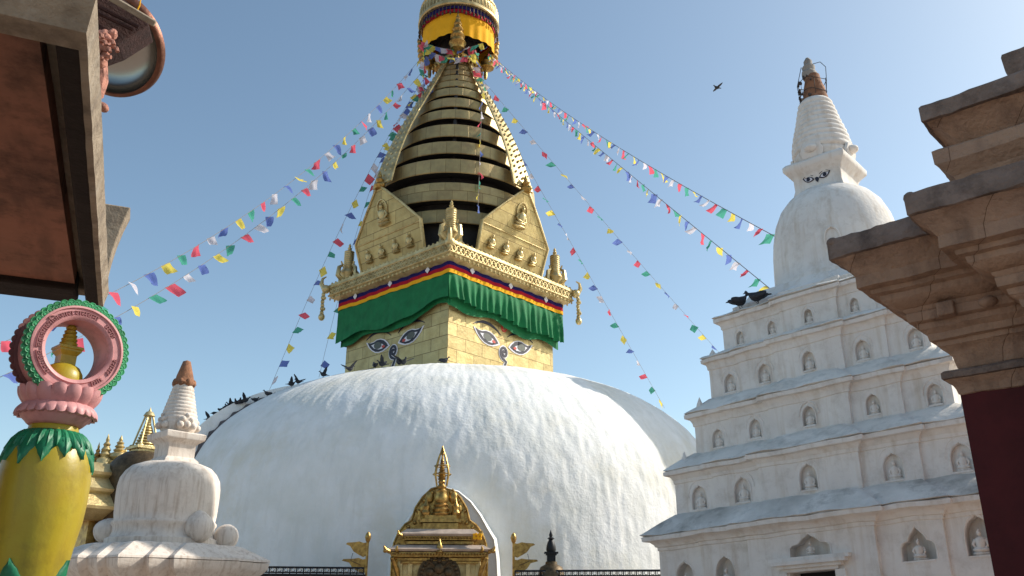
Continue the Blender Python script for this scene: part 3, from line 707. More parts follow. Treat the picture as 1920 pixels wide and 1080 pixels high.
b.tube([(.20, .0, 8.0), (.25, .0, 8.35), (.27, 0, 8.62), (.19, 0, 8.76), (.05, 0, 8.78), (-.05, 0, 8.74)], .006, 5)
b.tube([(.23 * cos(a), .23 * sin(a), 8.40 + .03 * sin(a * 3)) for a in [k * pi / 10 for k in range(21)]], .006, 5)
b.tube([(.22 * cos(a), .22 * sin(a), 8.18 + .03 * sin(a * 3)) for a in [k * pi / 10 for k in range(21)]], .006, 5)
for k in range(30):
    a = rr.gauss(3.6, .9); z = rr.uniform(7.9, 8.5); r = .23
    b.ball((r * cos(a), r * sin(a), z), (.022, .022, .02 + .025 * rr.random()), 6, 4)
for k in range(6): a = k * pi / 3; b.tube([(.21 * cos(a), .21 * sin(a), 8.0), (.24 * cos(a), .24 * sin(a), 8.42)], .005, 4)
b.build('wire_crown', M['wire'], C)

# white shikhara standing behind the tiered chaitya; from here only its shadow on the mound shows
SK = empty('white_shikhara', (13.2, 32.6, GZ), RZ); tag(SK, 'tall white shikhara tower standing hidden behind the tiered chaitya, shading the dome', 'tower')
b = MB(); loftplan(b, [(.4, GZ), (.4, -.6), (.1, -.5), (.1, 3), (0, 6), (0, 9.5), (-.08, 11), (-.28, 12.6), (-.62, 14.0), (-1.0, 15.0), (-1.3, 15.5)], 1.55, 1.0, .18, .55, .14, step=.5, jit=.02); b.build('tower_body', M['white'], SK)
b = MB(); b.lathe([(.3, 15.4), (.75, 15.5), (.8, 15.7), (.3, 15.9), (.2, 16.2), (.08, 16.4), (0, 16.8)], (0, 0), 20); b.build('tower_finial', M['gold'], SK)

# ================================================================ SMALL CREAM CHAITYA ON THE LEFT
W_ = empty('small_cream_chaitya', (-4.03, 10.235, GZ), RZ)
tag(W_, 'small aged cream chaitya with bell dome and terracotta tip, left of the great dome', 'shrine')
b = MB(); loftplan(b, [(0, GZ), (0, -.2), (0, .15), (.03, .17), (.03, .28), (.10, .36), (.13, .40), (.14, .47)], .74, .46, .09, .24, .10, step=.1, jit=.006, seed=5)
b.build('pedestal', M['cream'], W_, ang=35)
b = MB(); loftplan(b, [(.12, .472), (.145, .476), (.14, .50), (.02, .575), (-.10, .645), (-.16, .66), (-.18, .66)], .74, .46, .09, .24, .10, step=.1, jit=.005, seed=6)
b.build('sloping_roof', M['cream'], W_, smooth=False)
b = MB(); b.lathe([(.62, .60), (.62, .72), (.57, .74), (.55, .80), (.555, .86), (.575, .885), (.57, .91), (.55, .93), (.56, 1.0), (.57, 1.2), (.57, 1.31), (.555, 1.40), (.51, 1.48), (.45, 1.54), (.34, 1.585), (.24, 1.60), (0, 1.605)], (0, 0), 64, rf=lambda a, z: 1 + .008 * nz(cos(a) * 3, sin(a) * 3, z * 3))
b.build('bell_dome', M['cream'], W_, ang=60)
b = MB(); loftplan(b, [(.05, 1.56), (.04, 1.62), (0, 1.66), (0, 1.80), (.02, 1.83), (.07, 1.865), (.075, 1.88), (.08, 1.935), (.05, 1.95), (-.05, 1.96)], .168, step=.06, jit=.004, seed=8)
b.build('neck', M['cream'], W_, ang=40, bevel=.004)
b = MB(); prof = [(.165, 1.95), (.185, 1.97), (.21, 2.02), (.222, 2.08)]
for i in range(9): z = 2.12 + i * .046; r = .217 - i * .0110; prof += [(r - .004, z - .02), (r, z - .008), (r - .001, z + .01), (r - .007, z + .022)]
prof += [(.115, 2.54), (0, 2.55)]
b.lathe(prof, (0, 0), 40, rf=lambda a, z: 1 + .015 * nz(cos(a) * 3, sin(a) * 3, z * 9))
for k in range(4):
    a = k * pi / 2; e = Vector((cos(a), sin(a), 0)); q = Vector((-e.y, e.x, 0))
    for s, zz, rr_ in ((-.08, 2.03, .045), (.08, 2.03, .045), (-.05, 2.10, .035), (.05, 2.10, .035), (0, 2.15, .03), (0, 2.04, .05)): b.ball(e * .205 + q * s + Vector((0, 0, zz)), rr_, 8, 5)
b.build('ringed_spire', M['cream'], W_, ang=60)
b = MB(); b.lathe([(.12, 2.53), (.14, 2.57), (.11, 2.60), (.10, 2.66), (.075, 2.74), (.055, 2.82), (.045, 2.85), (.0, 2.87)], (0, 0), 10, rf=lambda a, z: 1 + .2 * nz(cos(a) * 3, sin(a) * 3, z * 18))
for k in range(8): a = k * pi / 4; b.ball((.112 * cos(a), .112 * sin(a), 2.57), (.035, .035, .05), 7, 5)
b.build('terracotta_tip', M['terracotta'], W_, ang=60)
# the rounded bosses at the dome's foot
def wl(p): # world to this root's frame (xy), z stays world
    v = Matrix.Rotation(-RZ, 4, 'Z') @ Vector((p[0] + 4.03, p[1] - 10.235, 0)); return Vector((v.x, v.y, p[2]))
for nm, px, py, D, r in (('round_boss', 373, 988, 10.55, (.165, .165, .18)), ('round_boss', 424, 1008, 10.9, (.14, .14, .15)), ('round_boss', 205, 997, 11.2, (.18, .17, .15))):
    c_ = wl(P(px, py, D)); b = MB(); 
    n0 = len(b.v); b.ball((0, 0, 0), r, 20, 12)
    for i, v in enumerate(b.v):
        f_ = 1 + .07 * nz(v[0] * 6, v[1] * 6, v[2] * 6 + px); u = v[2] / r[2]; pin = 1 - .35 * max(0, u) ** 2 if px == 373 else 1
        b.v[i] = (v[0] * f_ * pin + c_.x, v[1] * f_ * pin + c_.y, v[2] * f_ + c_.z)
    b.build(nm, M['cream'], W_, ang=180)
for i in range(12):
    pass

# ================================================================ PAINTED PILLAR WITH WHEEL
Y = empty('painted_pillar', (-2.143, 3.97, GZ), RZ)
tag(Y, 'yellow vase-shaped pillar with green leaves carrying a pink lotus and inscribed wheel', 'pillar')
def sq(a, z): return 1 + .02 * cos(a * 6)
b = MB(); b.lathe([(.10, GZ), (.14, -.6), (.12, -.1), (.15, .0), (.178, .13), (.197, .264), (.215, .36), (.222, .45), (.222, .545), (.214, .61), (.197, .67), (.17, .72), (.135, .755), (.115, .765), (.11, .80)], (0, 0), 64, rf=lambda a, z: 1 + .006 * cos(a * 6) + .006 * nz(cos(a) * 3, sin(a) * 3, z * 5))
b.build('vase_body', M['vase'], Y, ang=180)
def leafring(name, zt, zb_fn, r_fn, n, m_):
    b = MB()
    for k in range(n):
        a0 = 2 * pi * (k + .5 * 0) / n; wid = 2 * pi / n * .62; zb = zb_fn(k); loops = []
        nn = 9
        for j in range(nn + 1):
            u = j / nn; z = zt + (zb - zt) * u; wv = wid * (1.0 - .15 * u if u < .45 else (1 - u) / .55 * .93) * (1 + .16 * (j % 2)); lp = []
            for i in range(7):
                s = i / 3 - 1; rr_ = r_fn(z) + .004 + .014 * (1 - s * s) * (1 - .3 * u) + .004 * (i % 2) - .006 * abs(s)
                a = a0 + s * max(wv, .0015); lp.append((rr_ * cos(a), rr_ * sin(a), z - .012 * (1 - abs(s)) * 0))
            loops.append(lp)
        b.rings(loops, closed=False)
    return b
PR = [(.115, .765), (.135, .755), (.17, .72), (.197, .67), (.214, .61), (.222, .545), (.222, .45), (.215, .36), (.197, .264), (.178, .13), (.15, .0), (.12, -.1), (.14, -.6)]
def vr(z):
    for (r1, z1), (r2, z2) in zip(PR, PR[1:]):
        if z <= z1 and z >= z2: return r1 + (r2 - r1) * (z1 - z) / (z1 - z2)
    return .115
rl = random.Random(2)
lc = leafring('l', .762, lambda k: .612 + rl.uniform(-.03, .02), vr, 13, None); l2 = leafring('l', .7615, lambda k: .665 + rl.uniform(-.03, .02), lambda z: vr(z) + .004, 29, None)
lc.add(l2.v, l2.f); lc.build('upper_leaf_collar', M['leafpaint'], Y, ang=60)
leafring('l', .005, lambda k: .15 + .045 * ((k % 2) * 2 - 1), vr, 8, None).build('lower_leaf_collar', M['leafpaint'], Y, ang=60)
b = MB(); b.lathe([(.108, .75), (.125, .765), (.122, .785), (.11, .80)], (0, 0), 40); b.build('yellow_neck', M['vase'], Y)
def petals(z0, z1, r0, r1, n, up):
    """ring of overlapping rounded petals"""
    b = MB()
    for k in range(n):
        a = 2 * pi * k / n; e = Vector((cos(a), sin(a), 0)); q = Vector((-e.y, e.x, 0)); c_ = e * ((r0 + r1) / 2) + Vector((0, 0, (z0 + z1) / 2))
        hw = pi * max(r0, r1) / n * 1.12; tilt = atan2(r1 - r0, z1 - z0); R = Matrix((q, e, Vector((0, 0, 1)))).transposed().to_4x4() @ Matrix.Rotation(-tilt, 4, 'X')
        b.ball(c_, (hw, .022, hypot(z1 - z0, r1 - r0) * .56), 12, 8, M=R)
    return b
b = MB(); b.lathe([(.108, .79), (.125, .79), (.14, .80), (.15, .81), (.17, .825), (.183, .845), (.186, .855), (.17, .87), (.16, .885), (.17, .91), (.186, .945), (.186, .955), (.10, .96), (0, .962)], (0, 0), 56)
lt = b.build('lotus_base', M['pink'], Y, ang=50)
def flutes(z0, z1, r0, r1, n, amp, tip):
    b = MB(); N2 = n * 12; loops = []
    for j in range(9):
        u = j / 8; row = []
        for i in range(N2):
            a = 2 * pi * i / N2; f_ = abs(cos(a * n / 2)) ** .7; edge = (1 - f_) * tip
            z = z0 + (z1 - z0) * u - (edge * u if z1 > z0 else -edge * u); r = r0 + (r1 - r0) * u + amp * (f_ - .5) * (.35 + .65 * u) + .012 * sin(u * pi)
            row.append((r * cos(a), r * sin(a), z))
        loops.append(row)
    loops.append([((hypot(x, y) - .022) * cos(atan2(y, x)), (hypot(x, y) - .022) * sin(atan2(y, x)), z + (.002 if z1 > z0 else -.002)) for x, y, z in loops[-1]])
    b.rings(loops, cap=False); return b
flutes(.885, .966, .166, .200, 16, .020, .014).build('upper_petals', M['pink'], lt, ang=50); flutes(.893, .832, .162, .199, 24, .014, .014).build('lower_petals', M['pink'], lt, ang=50)
# wheel: axis along the front-right direction of the site
WR, WI, WT = .231, .145, .175
wc = Vector((0, 0, 1.145))
Wm = Matrix.Translation(wc + Vector((.03, .0, 0))) @ Matrix.Rotation(pi / 2, 4, 'Y')     # local z -> +x (root frame)
def wheel(mb, prof, seg=72, rf=None):
    t_ = MB(); t_.lathe(prof, (0, 0), seg, rf=rf, cap=False)
    mb.add([Wm @ Vector(v) for v in t_.v], t_.f)
b = MB(); h_ = WT / 2
wheel(b, [(WI, -h_), (WI, h_ - .008), (WI + .008, h_), (WI + .018, h_ + .003), (WI + .022, h_ - .004), (.199, h_ - .004), (.202, h_ + .004), (.212, h_ + .002), (.214, h_ - .012), (.212, -h_ + .012), (.205, -h_), (WI, -h_)])
wh = b.build('wheel', M['pink'], Y, ang=35)
for s in (1, -1):
    b = MB()
    wheel(b, [(.209, s * (h_ - .026)), (.228, s * (h_ - .022)), (.231, s * (h_ - .010)), (.211, s * (h_ - .002)), (.209, s * (h_ - .026))], 72)
    for k in range(44):
        a = 2 * pi * k / 44
        for rr_, zz, e_ in ((.228, h_ - .014, 0), (.219, h_ - .006, pi / 44)):
            c_ = Wm @ Vector((rr_ * cos(a + e_), rr_ * sin(a + e_), s * zz)); dsc = MB(); rq = .0195 if e_ == 0 else .0165
            dsc.lathe([(rq, -.006), (rq, .003), (rq - .003, .005), (rq - .006, .003), (rq * .45, .003), (rq * .3, .006), (0, .006)], (0, 0), 14)
            b.add([c_ + Vector((s * v[2], v[0], v[1])) for v in dsc.v], dsc.f)
    o2 = b.build('scalloped_rim', M['rim_green'] if s > 0 else M['pinkdark'], wh)
    if s > 0: o2['label'] = 'green scalloped front rim'
    else: o2['label'] = 'dark maroon scalloped back rim'
# raised inscription round the face of the wheel
def text_mesh(txt, size, mt, name, depth=.0035):
    cu = bpy.data.curves.new(name, 'FONT'); cu.body = txt; cu.size = size; cu.extrude = depth; cu.align_x = 'CENTER'; cu.align_y = 'CENTER'
    o = bpy.data.objects.new('t', cu); COL.objects.link(o); bpy.context.view_layer.update()
    me = bpy.data.meshes.new_from_object(o.evaluated_get(bpy.context.evaluated_depsgraph_get())); bpy.data.objects.remove(o); me.materials.clear(); me.materials.append(mt); me.name = name
    return me
ins = MB()
WORDS = [(168, 'बहजगय'), (130, 'सिजआरा'), (86, 'रासबना'), (42, 'मन्ह'), (-18, 'ररामर'), (-52, 'गाय'), (212, 'मनगहव')]
for deg, wd in WORDS:
    n_ = len(wd); me = text_mesh(wd, .042, M['pink'], 'x'); zs = [v.co.x for v in me.vertices]
    if not zs: continue
    for v in me.vertices:
        x = v.co.x; a = radians(deg) - x / .178; r = .178 + v.co.y - .004; ins_v = (r, a, h_ - .004 + (v.co.z + .0035))
        v.co = Vector((0, 0, 0)) + Vector((r * cos(a), r * sin(a), ins_v[2]))
    base = len(ins.v)
    # wheel face frame: local x is down, local y is to the viewer's right
    ins.add([Wm @ Vector((-v.co.y, v.co.x, v.co.z)) for v in me.vertices], [list(p.vertices) for p in me.polygons]); bpy.data.meshes.remove(me)
ins.build('raised_lettering', M['pinkmid'], wh, smooth=False)
# little yellow chaitya standing inside the wheel
b = MB(); b.lathe([(.11, .955), (.11, .98), (.102, .99), (.104, 1.02), (.098, 1.05), (.08, 1.078), (.055, 1.092), (.0, 1.095)], (-.02, 0), 32)
b.add([], []); ys = b.build('inner_chaitya', M['vase'], Y)
b = MB(); loftplan(b, [(0, 1.08), (0, 1.135), (.008, 1.145), (.016, 1.155), (.016, 1.163), (.022, 1.167), (.022, 1.178), (.0, 1.185)], (.036 / .87), step=.03, jit=0)
for i, v in enumerate(b.v): b.v[i] = (v[0] - .02, v[1], v[2])
b.build('inner_neck', M['vase'], ys, ang=30)
b = MB(); prof = [(.045, 1.18)]
for i in range(7): z = 1.192 + i * .02; r = .045 - i * .0045; prof += [(r, z), (r + .002, z + .008), (r - .008, z + .014)]
prof += [(.022, 1.335), (.012, 1.35), (0, 1.36)]
b.lathe(prof, (-.02, 0), 20); b.build('inner_spire', M['vase'], ys, ang=60)
b = MB(); b.ball((-.09, -.09, 1.045), .022, 10, 7); b.build('yellow_knob', M['vase'], ys)

def slim(o, k_):
    for v in o.data.vertices: v.co.x *= k_; v.co.y *= k_
    for c_ in o.children: slim(c_, k_)
bpy.context.view_layer.update()
for o in list(Y.children):
    if not o.name.startswith('wheel'): slim(o, .87)

# ================================================================ EAVE OF THE HOUSE TOP LEFT
phi = radians(23.2)    # local y = away along the eave, x = out to the right
EV = empty('eave_house', (-2.77, 5.44, GZ), phi)
tag(EV, 'old house corner overhead with peeling red soffit and thick grey lime-washed eave edge', 'house')
b = MB()
def quadprism(mb, pts, z0, z1):
    mb.rings([[(x, y, z0) for x, y in pts], [(x, y, z1) for x, y in pts]])
L0 = 3.16
soff = MB(); soff.add([(-.50, -L0 + .25, 1.925), (-3.6, -L0 + .25, 1.925), (-3.6, -.28, 1.925), (-.36, -.28, 1.925)], [(0, 1, 2, 3)])
# soffit: recessed red panel, dark frame round it
fr = MB()
fr.box((-.05, -L0 / 2, 1.97), (.10, L0, .14)); fr.box((-2.1, -.13, 1.97), (3.9, .29, .134)); fr.box((-2.1, -L0 + .05, 1.97), (3.9, .10, .134))
fr.build('soffit_frame', M['eave_dark'], EV, bevel=.015)
sf = MB(); sf.box((-2.1, -L0 / 2, 1.995), (3.88, L0 - .15, .1)); 
sfo = sf.build('red_soffit', M['eave_red'], EV)
# outer flared edge: right, near and far sides in one profile (mitred)
def edgeloop(o, zz, n=22):
    pts = []
    for k in range(n + 1): pts.append((o + .012 * nz(k * .7, zz * 3), -L0 - o + (L0 + o) * k / n, zz))
    return pts
ed = MB(); loops = []
pf = [(-.02, 1.895), (.008, 1.90), (.012, 1.93), (.018, 1.96), (.025, 1.99), (.028, 2.01), (-.15, 2.04)]
for o, zz in pf:
    row = [(-3.8, -L0 - o * 4, zz)] + [(-3.0 + k * .5, -L0 - o * 4 + .012 * nz(k, zz), zz) for k in range(6)]
    row += [(o + .003 * nz(k * .9, zz * 4), -L0 - o * 4 + (L0 + o * 4) * k / 24, zz) for k in range(25)]
    loops.append(row)
ed.rings(loops, closed=False); 
ed.build('eave_edge', M['eave_edge'], EV, ang=50)
fe = MB(); loops = []
for u in [0, .2, .4, .6, .8, 1]:
    z = 1.96 + .64 * u; o = .005 + .075 * u ** 2.2
    loops.append([(-3.8, o, z), (o + .01 * nz(u * 5), o, z), (o, -.13, z), (-3.8, -.13, z)])
fe.rings(loops); fe.build('end_parapet', M['eave_edge'], EV, bevel=.01)
rf_ = MB(); rf_.box((-2.0, -L0 / 2, 2.075), (3.9, L0 - .12, .05)); rf_.build('roof_slab', M['eave_edge'], EV)
wl_ = MB(); wl_.box((-3.3, -1.5, .25), (1.0, 3.4, 3.6)); wl_.build('wall', M['brownstone'], EV)
kn = MB(); q = P(193, 201, 5.6); kn.ball(q, (.035, .05, .03), 10, 7); kn.tube([q, q + Vector((-.25, .05, 0))], .028, 8); kn.build('eave_peg', M['carved'], EV, mode='w')

# carved bracket and corner beam, over the eave
BR = empty('carved_bracket', P(185, 110, 6.2) + Vector((-.1, 0, -.1)), radians(20))
tag(BR, 'carved red timber cornice and bracket poking out behind the grey eave', 'bracket')
def wedge(mb, pts, D0, th_):
    vs = [P(x, y, D0) for x, y in pts]; vs2 = [P(x, y, D0) + Vector((-.12, th_, .10)) for x, y in pts]
    n = len(pts); mb.add(vs + vs2, [list(range(n)), [n + i for i in range(n)][::-1]] + [(i, (i + 1) % n, n + (i + 1) % n, n + i) for i in range(n)])
b = MB(); wedge(b, [(150, -60), (205, -25), (240, 5), (280, 46), (222, 82), (170, 100), (150, 60)], 6.0, .35); b.build('carved_cornice', M['carvedshade'], BR, mode='w', smooth=False, bevel=.01)
b = MB(); q0, q1 = P(195, -12, 5.93), P(291, 45, 5.93); b.tube([q0 + (q0 - q1) * .6, q0, q1], .032, 4); b.build('corner_beam', M['eave_edge'], BR, mode='w', smooth=False, bevel=.006)
for k, (dx, dy) in enumerate(((10, 14), (20, 28))):
    b = MB(); q0, q1 = P(170 + dx * .2, -8 + dy, 5.95), P(270 - dx, 46 + dy * .35, 5.95); b.tube([q0, q1], .014, 6); b.build('moulding', M['carvedshade'], BR, mode='w')
b = MB(); rr = random.Random(11)
for k in range(46):
    u = rr.random(); x = 172 + 38 * rr.random() * (1 - .6 * u); y = 62 + 56 * u
    q = P(x + 4, y, 5.72 + .06 * rr.random()); r = .02 + .018 * rr.random(); b.ball(q, (r, r, r * 1.3), 8, 6)
for k in range(5): c_ = P(180 + 7 * k, 72 + 9 * (k % 3) + 4 * k, 5.68); b.tube([c_ + Vector((.045 * cos(a), 0, .045 * sin(a))) for a in [q * .7 for q in range(8)]], .014, 6)
b.build('carved_foliage', M['carved'], BR, mode='w')
b = MB(); b.tube([P(186, 118, 6.0), P(190, 150, 5.98), P(185, 178, 5.96), P(170, 190, 5.95)], [.06, .05, .035, .03], 8); b.build('bracket_arm', M['carved'], BR, mode='w')

# polished bowl behind
DQ = P(205, 82, 6.9)
DI = empty('metal_bowl', DQ, 0)
tag(DI, 'large round polished metal bowl with copper rim hanging behind the carved bracket', 'bowl')
nrm = (-DQ.normalized() * .80 + Vector((-.42, -.1, -.30))).normalized()
Rm = Matrix.Translation(DQ) @ nrm.to_track_quat('Z', 'Y').to_matrix().to_4x4()
RD = .455
b = MB(); t_ = MB(); t_.lathe([(RD * .915, -.0)] + [(RD * .915 * cos(u), -.24 * sin(u)) for u in [k * pi / 24 for k in range(1, 12)]] + [(0.001, -.24)], (0, 0), 64, cap=False)
t_.lathe([(RD * .935, -.01)] + [(RD * .935 * cos(u), -.27 * sin(u)) for u in [k * pi / 24 for k in range(1, 12)]] + [(0.001, -.27)], (0, 0), 64, cap=False)
b.add([Rm @ Vector(v) for v in t_.v], t_.f); b.build('bowl_shell', M['steel'], DI, mode='w', ang=60)
b = MB(); t_ = MB(); t_.lathe([(RD * .915, 0), (RD * .925, .02), (RD * .97, .012), (RD, 0), (RD * 1.01, -.05), (RD * .97, -.06), (RD * .935, -.01)], (0, 0), 64, cap=False)
b.add([Rm @ Vector(v) for v in t_.v], t_.f); b.build('bowl_rim', M['copper'], DI, mode='w', ang=50)
b = MB(); b.tube([P(262, -40, 6.3), P(264, -5, 6.3), P(262, 10, 6.28), P(256, 22, 6.3)], .006, 6); b.build('hanging_cord', M['yellow'], DI, mode='w')

# ================================================================ BROWN TEMPLE CORNER ON THE RIGHT
WX, WY = 2.363, 4.4065
HB = 1.9
e1 = Vector((cos(RZ), sin(RZ), 0)); e2 = Vector((-sin(RZ), cos(RZ), 0))
ctr = Vector((WX, WY, 0)) + e1 * HB + e2 * HB     # its left corner stands at the measured point
# local frame: left corner is (-w,-w)... the far-left corner of the front-left face is (-w,-w)
BT = empty('brown_temple', (WX + 0, WY, GZ), RZ)
tag(BT, 'brown plaster temple corner with heavy layered cornices above a dark maroon wall', 'temple')
# plan: origin at the left corner, front-left face along +x at y=0 going right/nearer, back face along +y
def tplan(o, bay=True, s=0, bx=.515, bp=.29, Lx=5.0, Ly=3.0):
    """plan outline grown by o, shifted in by s; one bay stands proud on the front"""
    pts = [(s - o, Ly), (s - o, s - o)]
    if bay: pts += [(bx + s - o, s - o), (bx + s - o, s - o - bp), (Lx, s - o - bp)]
    else: pts += [(Lx, s - o)]
    pts += [(Lx, Ly)]
    return pts
def tloft(prof, s=0, bay=True, bx=.515, bp=.29, jit=.006, step=.035, seed=0):
    mb = MB(); base = tplan(0, bay, s, bx, bp); cnt = []
    for i in range(len(base)):
        a, c_ = base[i], base[(i + 1) % len(base)]; cnt.append(max(1, min(90, round(hypot(a[0] - c_[0], a[1] - c_[1]) / step))))
    loops = []
    for o, z in prof:
        lp = []
        for x, y in subd(tplan(o, bay, s, bx, bp), cnt):
            f_ = lambda e_: jit * (nz(x * 6 + e_, y * 6, z * 6 + seed) + .55 * nz(x * 24, y * 24 + e_, z * 20) + .35 * nz(x * 60 + e_, y * 60, z * 50))
            lp.append((x + f_(0), y + f_(4), z + f_(8)))
        loops.append(lp)
    mb.rings(loops); return mb
tloft([(0, GZ), (0, 1.07)], jit=.010, step=.3).build('maroon_wall', M['maroon'], BT, ang=50)
tloft([(.0, 1.045), (.008, 1.05), (.012, 1.075), (.025, 1.10), (.045, 1.118), (.052, 1.125)], jit=.004).build('string_course', M['brownstone'], BT, ang=30)
tloft([(.05, 1.126), (.062, 1.13), (.062, 1.158), (.050, 1.172), (-.02, 1.19)], jit=.007).build('string_ledge', M['brownedge'], BT, ang=30)
tloft([(-.02, 1.18), (-.008, 1.19), (-.004, 1.215), (.004, 1.26), (.03, 1.295), (.055, 1.31), (.058, 1.335), (.085, 1.34), (.09, 1.375), (.12, 1.40), (.125, 1.43)], jit=.005).build('lower_mouldings', M['brownstone'], BT, ang=30)
tloft([(.12, 1.428), (.155, 1.44), (.16, 1.485), (.155, 1.49), (.165, 1.50), (.17, 1.515)], jit=.004).build('dentil_band', M['brownstone'], BT, ang=30)
for x in [(.05), (.40), (.86), (1.30), (1.75)]:
    yy = -.165 - (.29 if x > .5 else 0); b = MB(); b.box((x, yy, 1.47), (.085, .07, .075)); b.build('carved_block', M['brownstone'], BT, bevel=.008)
    b = MB(); b.ball((x + .2, yy - .0, 1.465), (.045, .04, .03), 10, 6); b.build('carved_boss', M['brownstone'], BT)
tloft([(.165, 1.512), (.22, 1.535), (.245, 1.56), (.25, 1.59), (.28, 1.60), (.285, 1.625), (.335, 1.635), (.335, 1.70), (.345, 1.715), (.37, 1.76), (.405, 1.79), (.418, 1.80)], jit=.005).build('upper_mouldings', M['brownstone'], BT, ang=30)
tloft([(.416, 1.80), (.43, 1.805), (.432, 1.905), (.425, 1.92), (.38, 1.925), (.15, 1.96), (-.3, 2.1)], jit=.012).build('main_eave', M['brownedge'], BT, ang=35)
# upturned lips at the eave corners
for (x, y) in ((-.405, -.405), (.515 - .405, -.29 - .405)):
    b = MB(); b.ball((x, y, 1.905), (.034, .034, .03), 10, 6); b.build('corner_lip', M['brownedge'], BT)
# set-back upper storey and its cornices
SB = .50
tloft([(0, 1.95), (0, 2.28), (.02, 2.30), (.05, 2.32), (.06, 2.345)], s=SB - .3, bay=False).build('attic_wall', M['brownstone'], BT, ang=30)
tloft([(.055, 2.343), (.11, 2.40), (.125, 2.42), (.125, 2.50), (.10, 2.52), (-.05, 2.53)], s=SB - .3, bay=False, jit=.008).build('attic_ledge', M['brownstone'], BT, ang=30)
tloft([(0, 2.50), (.02, 2.53), (.03, 2.56), (.07, 2.60), (.13, 2.66), (.17, 2.695), (.185, 2.70)], s=.255, bay=False).build('attic_cornice', M['brownstone'], BT, ang=30)
tloft([(.183, 2.70), (.205, 2.705), (.207, 2.80), (.195, 2.815), (-.1, 2.9)], s=.255, bay=False, jit=.010).build('attic_eave', M['brownedge'], BT, ang=35)
tloft([(0, 2.85), (0, 3.02), (.03, 3.10), (.034, 3.18), (.03, 3.2), (-.2, 3.3)], s=.50, bay=False, jit=.010).build('top_block', M['brownedge'], BT, ang=35)
b = MB()      # unseen tower added above and beside the frame, shaped to shade the vase
b.rings([[(x, y, z) for x, y in ((1.0 - o, 1.0 - o), (4.6 + o, 1.0 - o), (4.6 + o, 2.20 + o), (1.0 - o, 2.20 + o))] for o, z in ((0, 2.9), (0, 4.9), (.08, 5.0), (.1, 5.15), (-.1, 5.3), (-.3, 5.35))])
b.build('vase_shading_tower', M['brownstone'], BT, smooth=False)

# ================================================================ GILDED SHRINE AT THE FOOT OF THE DOME
GS = empty('gilded_shrine', (-2.04, 25.2, GZ), radians(-4) * -1)
tag(GS, 'gilded shrine front with lobed back plate and tiered roof, before the great dome', 'shrine')
# frame: x right, y away, z world
pb = [(.0, 3.30), (-.30, 3.22), (-.55, 2.98), (-.74, 2.68), (-.83, 2.34), (-1.02, 2.22), (-1.20, 1.98), (-1.31, 1.70), (-1.35, 1.35), (-1.35, .3)]
poly = pb + [(-x, z) for x, z in pb[::-1] if x != 0]
b = MB(); b.prism(poly[::-1], Matrix.Translation((0, .28, 0)), .10); bp_ = b.build('back_plate', M['goldold'], GS, ang=30)
b = MB(); b.tube([(x, .16, z) for x, z in poly], .035, 6)
for x, z in poly:
    b.ball((x * .9, .15, z * .97), .06, 6, 5)
b.build('plate_border', M['goldold'], bp_)
def hiproof(mb, z0, z1, w0, w1, d0, d1, y=0, lip=.06):
    l = lambda w_, d_, z: [(-w_, y - d_, z), (w_, y - d_, z), (w_, y + .15, z), (-w_, y + .15, z)]
    mb.rings([l(w0 - .05, d0 - .05, z0 - lip), l(w0, d0, z0), l(w1, d1, z1)])
b = MB(); hiproof(b, 1.50, 1.62, 1.42, 1.22, .70, .42); b.build('lower_roof', M['dust'], GS, smooth=False, bevel=.01)
b = MB(); hiproof(b, 1.92, 2.06, 1.12, .94, .52, .30); b.build('upper_roof', M['dust'], GS, smooth=False, bevel=.01)
b = MB()
for zz, ww, dd, hh in ((1.33, 1.30, .58, .07), (1.40, 1.38, .67, .05), (1.24, 1.16, .48, .08), (1.16, 1.08, .42, .06), (1.85, 1.06, .46, .06), (1.78, 1.00, .40, .05), (1.69, .94, .34, .09)): b.box((0, .1 - dd / 2, zz), (ww * 2, dd + .1, hh))
for s in (-1, 1):
    b.tube([(s * 1.36, -.66, 1.42), (s * 1.48, -.76, 1.47), (s * 1.52, -.8, 1.57)], [.06, .06, .02], 6)
    b.tube([(s * 1.15, -.63, 1.42), (s * 1.18, -.72, 1.47), (s * 1.16, -.75, 1.57)], [.05, .05, .02], 6)
    b.tube([(s * 1.05, -.48, 1.86), (s * 1.15, -.56, 1.9), (s * 1.17, -.58, 2.0)], [.05, .05, .02], 6)
    b.ball((s * 1.48, -.76, 1.44), .06, 8, 6)
    b.tube([(s * 1.10, -.30, .7), (s * 1.17, -.42, .98), (s * 1.30, -.6, 1.28)], [.05, .08, .06], 7)       # strut
b.build('eave_mouldings', M['goldold'], GS, ang=30, bevel=.008)
b = MB()
for k in range(34): b.ball((-1.32 + 2.64 * k / 33, -.69, 1.36), (.022, .022, .045), 6, 4)
for k in range(26): b.ball((-1.05 + 2.1 * k / 25, -.50, 1.82), (.02, .02, .04), 6, 4)
b.build('bead_row', M['goldold'], GS)
b = MB(); b.box((0, 0, .2), (2.3, .45, 2.0))
for s in (-1, 1):
    for x in (1.08, .80): b.box((s * x, -.27, .3), (.13, .12, 1.9))
b.build('shrine_body', M['gold'], GS, bevel=.01)
b = MB(); pts = [(.60 * cos(a), .60 * sin(a) * 1.02 + .78) for a in [pi * k / 20 for k in range(21)]]
b.prism(([(-.60, -.4)] + pts[::-1] + [(.60, -.4)])[::-1], Matrix.Translation((0, -.30, 0)), .12)
for k in range(15): a = pi * k / 14; b.ball((.50 * cos(a), -.44, .78 + .50 * sin(a)), (.06, .04, .06), 8, 5)
b.ball((0, -.46, 1.0), (.14, .08, .16), 10, 7); b.ball((0, -.48, 1.2), .07, 8, 6)
